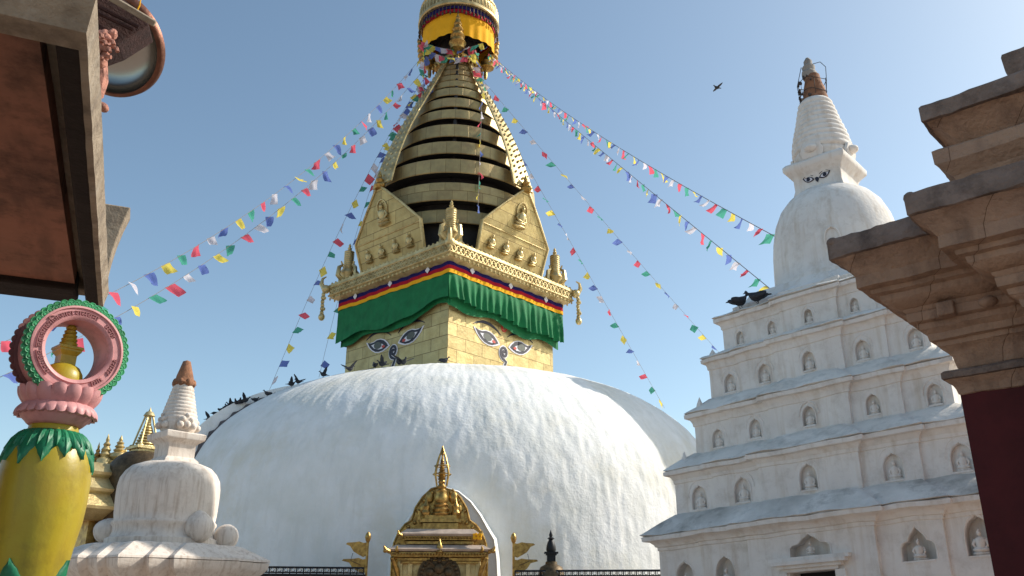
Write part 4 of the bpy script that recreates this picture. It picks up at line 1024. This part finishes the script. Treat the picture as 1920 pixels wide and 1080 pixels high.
for s in (-1, 1): b.ball((s * .25, -.44, .9), (.12, .06, .12), 8, 6); b.tube([(s * .12, -.44, 1.05), (s * .3, -.46, 1.2), (s * .35, -.46, 1.08)], .035, 6)
b.build('door_torana', M['bronze'], GS)
b = MB(); b.lathe([(.07, 1.36), (.12, 1.42), (.07, 1.48), (.09, 1.56), (.05, 1.64), (0, 1.80)], (0, -.62), 10); b.build('torana_finial', M['goldold'], GS)
b = MB()   # little chaitya standing on the upper roof
b.box((0, .0, 2.13), (1.0, .4, .2)); b.box((0, .0, 2.30), (1.16, .46, .09)); b.box((0, .0, 2.40), (.9, .36, .11))
b.lathe([(.26, 2.46), (.28, 2.50), (.22, 2.55), (.25, 2.62), (.19, 2.68), (.22, 2.74), (.15, 2.80), (.19, 2.88), (.18, 3.0), (.15, 3.08), (.17, 3.14), (.11, 3.2), (.14, 3.26), (.08, 3.34), (.11, 3.4), (.07, 3.48)], (0, -.02), 16)
for s in (-1, 1):
    b.lathe([(.12, 2.46), (.14, 2.52), (.09, 2.6), (.11, 2.7), (.05, 2.8), (0, 3.0)], (s * .42, -.1), 10)
    b.ball((s * .34, .13, 2.98), (.13, .05, .17), 10, 7); b.ball((s * .50, .13, 2.66), (.11, .05, .15), 10, 7)
    b.box((s * .62, -.1, 2.44), (.07, .1, .26))
b.build('roof_chaitya', M['goldold'], GS, ang=40)
b = MB(); z = 3.46; prof = []
for k in range(9): r = .13 - k * .009; prof += [(r * .7, z), (r, z + .03), (r * .7, z + .06)]; z += .065
prof += [(.04, z), (.02, z + .12), (.05, z + .16), (.0, z + .4)]
b.lathe(prof, (0, 0), 12)
for k in range(4):
    a = k * pi / 2 + pi / 4; e = Vector((cos(a), sin(a), 0)); b.tube([e * .2 + Vector((0, 0, 3.3)), e * .27 + Vector((0, 0, 3.62)), e * .24 + Vector((0, 0, 3.8)), e * .14 + Vector((0, 0, 4.1)), e * .05 + Vector((0, 0, 4.3)), Vector((0, 0, 4.45))], [.025, .03, .03, .025, .02, .015], 6)
for zz, r in ((3.62, .26), (3.86, .22)): b.tube([(r * cos(a), r * sin(a), zz) for a in [q * pi / 8 for q in range(17)]], .02, 5)
b.build('spire_cage', M['goldold'], GS)
b = MB(); rr = random.Random(5)
for k in range(18): b.ball((1.08 + rr.uniform(-.1, .1), -.5, 1.84 + rr.uniform(-.07, .07)), .04, 6, 4)
MG = empty('marigold_bunch', (-2.04 + 1.0, 24.7, 1.8)); tag(MG, 'small bunch of orange marigolds on the gilded shrine eave', 'flowers')
for i, v in enumerate(b.v): b.v[i] = (v[0] + 1.08 * 0 - 2.04, v[1] + 25.2, v[2])
b.build('blossoms', M['yellow'], MG, mode='w')
# white ogee vault behind the shrine, joining the dome
AV = empty('white_shrine_vault', (-1.95, 26.0, GZ), radians(4)); tag(AV, 'white plastered pointed vault wrapping the gilded shrine against the dome', 'vault')
def vault(o, y):
    h = [(0, 3.32), (-.35, 3.22), (-.72, 2.92), (-1.0, 2.55), (-1.2, 2.2), (-1.42, 1.85), (-1.5, 1.3), (-1.55, .4), (-1.6, GZ)]
    f = [(x * (1 + o * .42), z + o * .35 if z > 0 else z) for x, z in h]
    return [(x, y, z) for x, z in f] + [(-x, y, z) for x, z in f[::-1][:-1]]
b = MB(); b.rings([vault(.10, .02), vault(.0, -.08), vault(.02, .10), vault(.3, .8), vault(.62, 1.5), vault(.8, 2.6)], cap=False)
lp = vault(.05, .0); b.add(lp, [list(range(len(lp)))]); b.build('vault_shell', M['dome'], AV, ang=60)

for o_ in (GS, AV, MG):      # bring the shrine out in front of the mound
    o_.location = Vector(o_.location) * .935; o_.scale = (.935,) * 3
# ---------------------------------------------------------------- gilt pennants, dark finial, railing
def pennant(px, s, label):
    base = P(px, 1080, 24.0); r = empty('gilt_pennant', (base.x, base.y, -1.0)); tag(r, label, 'pennant', 'gilt pennants beside the shrine')
    b = MB(); b.tube([(base.x, base.y, -1.0), (base.x, base.y, 1.66)], .035, 8); b.lathe([(.03, 1.6), (.06, 1.66), (.085, 1.75), (.06, 1.84), (.0, 1.9)], (base.x, base.y), 10)
    b.build('pole', M['goldold'], r, mode='w')
    for z in (1.30, .88):
        b = MB(); k = .54 if z > 1 else .62
        pl = [(0, -.02), (0, .32), (.10, .30), (.22, .34), (.34, .32), (k, .31), (k + .04, .27), (.46, .22), (.36, .08), (.22, .0), (.10, -.06)]
        pl = [(x * s, zz + z) for x, zz in pl]
        if s > 0: pl = pl[::-1]
        b.prism(pl, Matrix.Translation((base.x, base.y, 0)), .02); b.build('pennant_blade', M['goldold'], r, mode='w', smooth=False)
    b = MB(); b.tube([(base.x + s * .05, base.y, 1.0), (base.x + s * .42, base.y - .05, 1.15), (base.x + s * .38, base.y, 1.34)], .008, 5); b.build('wire', M['wire'], r, mode='w')
pennant(686, -1, 'gilt double pennant on a pole pointing left, left of the gilded shrine')
pennant(963, 1, 'gilt double pennant on a pole pointing right, beside the dark finial')
q = P(1034, 1080, 23.4); r = empty('dark_chaitya_finial', (q.x, q.y, GZ)); tag(r, 'small dark stone chaitya finial in front of the dome, right of the gilt pennant', 'finial')
b = MB(); b.lathe([(.5, GZ), (.45, .2), (.36, .5), (.34, .85), (.28, .98), (.16, 1.04), (.15, 1.1), (.12, 1.12)], (q.x, q.y), 14); b.build('stone_body', M['bronze'], r, mode='w')
b = MB(); b.box((q.x, q.y, 1.22), (.22, .22, .2)); b.box((q.x, q.y, 1.33), (.36, .36, .04)); b.box((q.x, q.y, 1.29), (.28, .28, .04))
b.lathe([(.11, 1.35), (.13, 1.40), (.12, 1.5), (.09, 1.6), (.05, 1.66), (.1, 1.69), (.04, 1.73), (.05, 1.78), (.0, 1.92)], (q.x, q.y), 12); b.build('ringed_top', M['iron'], r, mode='w')
def rail(x0, x1, label, ytop=1068):
    a, c_ = P(x0, ytop, 23.2), P(x1, ytop, 23.2); c_.z = a.z = .93 + (0 if x0 < 900 else -.06)
    r = empty('iron_railing', (a.x, a.y, GZ)); tag(r, label, 'railing', 'iron railing round the foot of the dome')
    b = MB(); n_ = max(6, int((c_ - a).length / .16))
    dn = Vector((0, 0, -.12)); b.tube([a, c_], .03, 6); b.tube([a + dn, c_ + dn], .02, 6); b.tube([a + Vector((0, 0, -.9)), c_ + Vector((0, 0, -.9))], .03, 6)
    b.build('rails', M['iron'], r, mode='w')
    b = MB()
    for k in range(n_ + 1): p = a.lerp(c_, k / n_); b.tube([p + Vector((0, 0, .01)), Vector((p.x, p.y, GZ))], .016, 5)
    b.build('bars', M['iron'], r, mode='w')
    d_ = (c_ - a).normalized()
    for k in range(n_):
        b = MB(); p = a.lerp(c_, (k + .5) / n_) + Vector((0, -.03, -.06)); b.tube([p + d_ * (.045 * cos(q)) + Vector((0, 0, .045 * sin(q))) for q in [m * pi / 4 for m in range(9)]], .009, 4); b.build('scroll', M['steel'], r, mode='w')
    b = MB(); mid = (a + c_) / 2; ang = atan2(c_.y - a.y, c_.x - a.x)
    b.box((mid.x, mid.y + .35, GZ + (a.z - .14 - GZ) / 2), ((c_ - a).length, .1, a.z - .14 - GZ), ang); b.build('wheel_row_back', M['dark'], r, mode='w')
rail(440, 682, 'black iron railing with small scrolls left of the gilded shrine')
rail(966, 1290, 'black iron railing with small scrolls right of the gilded shrine')

# ================================================================ GILDED GROUP BEHIND THE VASE
GB = empty('gilded_roof_group', P(225, 900, 19) * Vector((1, 1, 0)) if False else Vector((P(225, 900, 19).x, P(225, 900, 19).y, GZ)), RZ)
tag(GB, 'gilded shrine roof crowded with small pinnacles, half hidden behind the yellow vase', 'shrine')
def wb(v): 
    r_ = (Matrix.Translation(GB.location) @ Matrix.Rotation(RZ, 4, 'Z')).inverted(); return r_ @ v
b = MB()
Zt = lambda py: te(225, py) * 19
b2 = []
hw = 1.25
b = MB(); loftplan(b, [(0, GZ), (0, Zt(985))], hw - .45, step=1, jit=0); b.build('shrine_wall', M['goldold'], GB)
b = MB()
for (ya, yb, h0, h1) in ((965, 942, 1.0, .85), (934, 912, .92, .72), (904, 886, .80, .6)):
    za, zb2 = Zt(ya), Zt(yb); loftplan(b, [(-.25, za - .22), (-.1, za - .12), (0, za - .05), (.02, za), (-(h0 - h1), zb2), (-(h0 - h1) - .1, zb2)], h0 + .35, step=.5, jit=0)
b.build('tiered_roof', M['gold'], GB, ang=30)
def pinn(mb, x, y, z, h, r):
    mb.lathe([(r, z), (r * 1.1, z + .08 * h), (r * .6, z + .14 * h), (r * .95, z + .24 * h), (r * .85, z + .36 * h), (r * .45, z + .42 * h), (r * .6, z + .48 * h), (r * .35, z + .55 * h), (r * .5, z + .6 * h), (r * .28, z + .68 * h), (r * .38, z + .73 * h), (r * .15, z + .8 * h), (r * .2, z + .84 * h), (0, z + h)], (x, y), 10)
for px, ytop, ybase, r in ((193, 812, 880, .16), (186, 838, 880, .10), (199, 842, 885, .10), (221, 815, 862, .17), (231, 838, 872, .14), (178, 828, 880, .10), (207, 846, 880, .10)):
    q = P(px, ybase, 18.6); top = te(px, ytop) * 18.6; v = wb(q); b = MB(); pinn(b, v.x, v.y, q.z - .1, top - q.z + .1, r * 1.15); b.build('roof_pinnacle', M['gold'] if r > .12 else M['goldold'], GB)
q = P(262, 900, 18.0); r = empty('gilded_chaitya', (q.x, q.y, GZ)); tag(r, 'gilded chaitya with dark bronze dome and tall ringed pinnacle behind the small cream chaitya', 'shrine')
z8 = lambda py: te(265, py) * 18
b = MB(); b.lathe([(.62, GZ), (.60, z8(885)), (.56, z8(872)), (.46, z8(860)), (.34, z8(851)), (.18, z8(847)), (0, z8(846))], (q.x, q.y), 24); b.build('bronze_dome', M['bronze'], r, mode='w')
b = MB(); b.box((q.x, q.y, z8(846)), (.40, .40, .10), RZ); b.box((q.x, q.y, z8(841)), (.5, .5, .05), RZ)
z0 = z8(840); z1 = z8(792); prof = []
for k in range(9): z = z0 + (z1 - z0) * k / 9; rr_ = .20 - .155 * k / 9; prof += [(rr_ * .8, z), (rr_, z + .02), (rr_ * .95, z + .04), (rr_ * .6, z + .055)]
b.lathe(prof + [(.02, z1), (.015, z8(780)), (.11, z8(779)), (.07, z8(772)), (.03, z8(770)), (0, z8(762))], (q.x, q.y), 14)
for k in range(4):
    a = RZ + k * pi / 2 + pi / 4; e = Vector((cos(a), sin(a), 0)); c0 = Vector((q.x, q.y, 0)); b.tube([c0 + e * .24 + Vector((0, 0, z0)), c0 + e * .16 + Vector((0, 0, (z0 + z8(780)) / 2)), c0 + e * .07 + Vector((0, 0, z8(780)))], .02, 5)
    b.ball(c0 + e * .24 + Vector((0, 0, z0)), .07, 8, 5)
b.build('gilded_pinnacle', M['gold'], r, mode='w')
b = MB(); b.tube([P(276, 790, 18), P(284, 800, 18), P(288, 815, 18), P(286, 850, 18)], .012, 5); b.build('wire', M['wire'], r, mode='w')
# coil of wire at the far left
q = P(12, 870, 9); r = empty('wire_coil', (q.x, q.y, GZ)); tag(r, 'tangled dark wire coils on a post at the left edge beside the vase', 'wire coil')
b = MB(); b.tube([Vector((q.x, q.y, GZ)), Vector((q.x, q.y, q.z))], .03, 6); b.build('post', M['wire'], r, mode='w')
b = MB()
for k in range(5): rad = .06 + .025 * k; b.tube([q + Vector((rad * cos(a) + .02 * k, .03 * k, rad * .8 * sin(a) + .02)) for a in [m * pi / 10 for m in range(21)]], .006, 5)
b.build('coils', M['wire'], r, mode='w')

# ================================================================ PRAYER FLAGS
FCOL = ['f_blue', 'f_white', 'f_red', 'f_green', 'f_yellow']
FN = {'f_blue': 'blue', 'f_white': 'white', 'f_red': 'red', 'f_green': 'green', 'f_yellow': 'yellow'}
FM = {}
rf2 = random.Random(21)
for c_ in FCOL:
    FM[c_] = []
    for v in range(5):
        f = MB(); n_ = 6; loops = []; sh = rf2.uniform(-.45, .45); cv = rf2.uniform(-.5, .5); tap = rf2.uniform(0.0, .45); lift = rf2.uniform(-.2, .5)
        for j in range(n_ + 1):
            u = j / n_; row = []
            for i in range(n_ + 1):
                s = i / n_ - .5; x = s * (1 - tap * u * (.5 + s)) + sh * u; y = .16 * sin(u * 2.6 + s * 4 + v) * u + cv * u * u * .6 + .07 * sin(s * 9 + v) * u; z = -u * (.95 - .25 * abs(cv)) + lift * u * (s + .3) * .5
                row.append((x, y, z))
            loops.append(row)
        f.rings(loops, closed=False); FM[c_].append(f.mesh('flag_cloth', M[c_], ang=180))
def solve_curve(a, c_, mid):
    """sag so that the cord hangs through the direction mid=(px,py)"""
    if mid is None: return 0
    best = None
    for k in range(5, 96):
        t = k / 100; p = a.lerp(c_, t); m = ray(*mid); az = atan2(m.x, m.y); d = abs(atan2(p.x, p.y) - az)
        if best is None or d < best[0]: best = (d, t, p)
    d, t, p = best; z = te(*mid) * hypot(p.x, p.y); return (p.z - z) / (4 * t * (1 - t))
def flagline(name_lbl, top, Dt, bot, Db, mid, size, gap, start=0, t0=.0, t1=1.0, ext=0.0, seed=1):
    a = P(*top, Dt); c_ = P(*bot, Db)
    sg = solve_curve(a, c_, mid)
    pt = lambda t: a.lerp(c_, t) - Vector((0, 0, sg * 4 * t * (1 - t)))
    r = empty('prayer_flag_string', pt(1)); tag(r, name_lbl, 'prayer flags', 'strings of prayer flags')
    L = sum((pt((i + 1) / 100) - pt(i / 100)).length for i in range(100))
    n_ = max(3, int(L * (t1 - t0) / gap)); rs = random.Random(seed); N_ = max(24, n_)
    cr = MB(); cr.tube([pt(t0 + (t1 - t0) * i / N_ + 0) for i in range(N_ + 1)], .008 if Db > 20 or Dt > 20 else .006, 4); cr.build('cord', M['cord'], r, mode='w')
    loc0 = Vector(r.location); k = 0
    for i in range(n_):
        t = t0 + (t1 - t0) * (i + .5) / n_; p = pt(t); d = pt(min(1, t + .01)) - pt(max(0, t - .01)); az = atan2(d.y, d.x); sl_ = atan2(d.z, hypot(d.x, d.y))
        c__ = FCOL[(start + i) % 5]; s_ = size * rs.uniform(.86, 1.14)
        # cloth hangs along the cord and swings about it in the wind
        R = (Matrix.Rotation(az, 4, 'Z') @ Matrix.Rotation(-sl_ * rs.uniform(.4, 1), 4, 'Y') @ Matrix.Rotation(rs.uniform(-.75, .75), 4, 'X') @ Matrix.Rotation(rs.uniform(-.35, .35), 4, 'Z')).to_euler()
        o = inst(FM[c__][rs.randrange(5)], 'flag', r, p - loc0, R, (s_ * rs.uniform(.8, 1), s_, s_ * rs.uniform(.85, 1.1)))
        o['label'] = FN[c__] + ' prayer flag'; k += 1
    return r
# left side
flagline('upper long string of prayer flags running from the spire down to the far left', (790, 108), 35.4, (-60, 668), 22, (470, 398), .37, .76, 4, seed=3)
flagline('second long string of prayer flags on the left, passing behind the pink wheel', (797, 128), 35.3, (-60, 735), 22.5, (480, 428), .37, .78, 3, seed=5)
flagline('steep string of prayer flags left of the gilded tower ending on the dome', (800, 140), 35.2, (505, 732), 37.5, (640, 425), .37, .66, 2, seed=8)
flagline('steepest left string of prayer flags, brushing past the tower cornice corner', (806, 165), 34.8, (598, 708), 37.0, (690, 370), .37, .68, 0, seed=9)
# right side
flagline('topmost string of prayer flags running right to the small white dome', (915, 98), 35.6, (1475, 455), 15.2, (1150, 270), .225, .40, 2, seed=12)
flagline('second string of prayer flags on the right, ending above the two perched pigeons', (915, 104), 35.6, (1452, 548), 14.6, (1120, 277), .225, .42, 3, seed=14)
flagline('third string of prayer flags on the right, dipping behind the tiered chaitya', (905, 150), 35.4, (1365, 680), 42, (1105, 383), .33, .70, 1, seed=16)
flagline('steep string of prayer flags on the right ending at the dome edge', (902, 160), 35.4, (1246, 765), 40, (1050, 420), .33, .66, 4, seed=18)
flagline('short string of prayer flags hanging straight down the front of the ringed spire', (905, 150), 33.9, (896, 396), 31.6, None, .36, .60, 3, seed=20)
flagline('bright string of prayer flags tied tightly round the right of the crown', (893, 95), 34.6, (912, 185), 35.0, None, .34, .22, 2, seed=22)
flagline('bundle string of prayer flags under the left of the yellow parasol frill', (795, 82), 34.6, (795, 190), 35.0, None, .40, .20, 1, seed=24)
flagline('faded prayer flag string knotted in front of the crown finials, drooping left', (800, 92), 34.3, (890, 100), 34.2, (845, 108), .36, .22, 4, seed=31)
flagline('prayer flag string crossing the dark space under the parasol', (792, 78), 34.6, (905, 80), 34.6, (848, 92), .40, .22, 2, seed=26)

# ================================================================ BIRDS
def bird_mesh(kind, name='bird'):
    b = MB(); L = []
    secs = [(-.185, -.006, .022, .005), (-.13, .0, .030, .009), (-.10, .006, .034, .020), (-.06, .010, .050, .042), (-.01, .008, .062, .060), (.04, .014, .060, .064), (.08, .034, .046, .052), (.100, .062, .030, .032), (.112, .092, .025, .026), (.126, .106, .024, .024), (.142, .104, .016, .016), (.152, .098, .006, .007), (.170, .094, .002, .003)]
    loops = []
    for x, z, ry, rz_ in secs: loops.append([(x, ry * cos(a), z + rz_ * sin(a)) for a in [2 * pi * i / 12 for i in range(12)]])
    b.rings(loops)
    for s in (-1, 1):
        if kind == 'perched':
            b.ball((-.035, s * .052, .016), (.105, .016, .040), 12, 8, M=Matrix.Rotation(radians(6), 4, 'Y'))
        else:
            up = .75 if kind == 'raised' else .12
            pts = [(.05, .04, .02), (.03, .16, .02 + up * .12), (-.01, .30, .02 + up * .20), (-.05, .34, .02 + up * .22), (-.07, .22, .01 + up * .14), (-.06, .10, .01 + up * .06), (-.06, .04, .0)]
            vs = [(x, s * y, z) for x, y, z in pts]; b.add(vs + [(x, y, z - .008) for x, y, z in vs], [(0, 1, 5, 6), (1, 2, 4, 5), (2, 3, 4), (7, 8, 12, 13), (8, 9, 11, 12), (9, 10, 11)])
        if kind != 'flying': b.tube([(.0, s * .022, -.03), (.005, s * .024, -.075), (.03, s * .024, -.078)], .005, 5)
    return b.mesh(name, M['bird'], ang=60)
BM = {k: bird_mesh(k) for k in ('perched', 'raised', 'flying')}
def bird(kind, p, rz_, label, sc=1.0, tilt=0, group=None, name='pigeon', cat='pigeon', low=.078):
    o = bpy.data.objects.new(name, BM[kind]); COL.objects.link(o); o.scale = (sc,) * 3; o.rotation_euler = (0, tilt, rz_)
    o.location = p + Vector((0, 0, low * sc)); tag(o, label, cat, group); return o
bird('perched', P(1387, 577, 12.55), radians(12), 'dark pigeon on the chaitya ledge, tail pointing out to the left', 1.15, radians(-4), 'two pigeons on the tiered chaitya')
bird('perched', P(1421, 568, 12.42), radians(150), 'dark pigeon with raised head sitting right behind the other on the ledge', 1.15, radians(6), 'two pigeons on the tiered chaitya')
bird('flying', P(1345, 168, 30), radians(200), 'lone bird gliding in the open sky above the right flag strings', 1.0, .15, None, 'flying_bird', 'bird')
_cx = Vector((-2.70, 35.9, 0)) + Matrix.Rotation(RZ, 4, 'Z') @ Vector((DC[0], DC[1], 0))
def dome_z(x, y):
    r = hypot(x - _cx.x, y - _cx.y)
    if r > 11.0: return -1
    t = math.acos((r / 11.06) ** (1 / .774)); return -0.35 + 9.14 * sin(t) ** .539
def limb(px):
    best = None
    for k in range(240, 460):
        D = k / 10; r = ray(px, 700); az = atan2(r.x, r.y); x, y = D * sin(az), D * cos(az); z = dome_z(x, y)
        if best is None or z / D > best[0]: best = (z / D, x, y, z)
    return Vector(best[1:])
for i, (px, kind, rz_, lb, gp) in enumerate([
    (607, 'raised', 200, 'dark pigeon with raised wings on the dome edge, nearest the tower on the left', None),
    (548, 'raised', 20, 'pigeon with lifted tail on the dome edge, left one of the close pair', 'pair of pigeons on the dome edge'),
    (561, 'raised', 160, 'pigeon with raised wings on the dome edge, right one of the close pair', 'pair of pigeons on the dome edge'),
    (506, 'perched', 200, 'single small pigeon on the dome edge under the green flag', None),
    (484, 'perched', 60, 'pigeon sitting alone just right of the dark flock on the dome edge', None)]):
    q = limb(px); bird(kind, q, radians(rz_), lb, 1.15, 0, gp)
for i, px in enumerate((416, 427, 436, 441, 447, 452, 458, 463, 468, 472, 478)):
    q = limb(px) + Vector((-.35, .3, .42 - .03 * i)); 
    bird('perched' if i % 5 else 'raised', q, radians(37 * i), ['first', 'second', 'third', 'fourth', 'fifth', 'sixth', 'seventh', 'eighth', 'ninth', 'tenth', 'eleventh'][i] + ' dark pigeon from the lower left in the flock on the dome ridge', 1.2, 0, 'flock of pigeons on the dome ridge')
for i, (px, D) in enumerate(((655, 31.9), (702, 31.0), (716, 30.9), (748, 30.3), (756, 30.2), (832, 29.8))):
    r = ray(px, 700); x, y = D * r.x / hypot(r.x, r.y), D * r.y / hypot(r.x, r.y)
    q = limb(px); bird('raised' if i % 2 == 0 else 'perched', q, radians(50 + 63 * i), ['pigeon at the far left foot of the gilded tower', 'pigeon with raised wings below the left painted eye', 'pigeon just left of the curled painted nose', 'pigeon right of the curled painted nose', 'second pigeon right of the curled painted nose, wings lifted', 'pigeon at the gilded tower foot beside its near corner'][i], 1.35)
# buttress ridge with dark steps on the left of the mound (part of the stupa)
AZR = radians(-153) - RZ
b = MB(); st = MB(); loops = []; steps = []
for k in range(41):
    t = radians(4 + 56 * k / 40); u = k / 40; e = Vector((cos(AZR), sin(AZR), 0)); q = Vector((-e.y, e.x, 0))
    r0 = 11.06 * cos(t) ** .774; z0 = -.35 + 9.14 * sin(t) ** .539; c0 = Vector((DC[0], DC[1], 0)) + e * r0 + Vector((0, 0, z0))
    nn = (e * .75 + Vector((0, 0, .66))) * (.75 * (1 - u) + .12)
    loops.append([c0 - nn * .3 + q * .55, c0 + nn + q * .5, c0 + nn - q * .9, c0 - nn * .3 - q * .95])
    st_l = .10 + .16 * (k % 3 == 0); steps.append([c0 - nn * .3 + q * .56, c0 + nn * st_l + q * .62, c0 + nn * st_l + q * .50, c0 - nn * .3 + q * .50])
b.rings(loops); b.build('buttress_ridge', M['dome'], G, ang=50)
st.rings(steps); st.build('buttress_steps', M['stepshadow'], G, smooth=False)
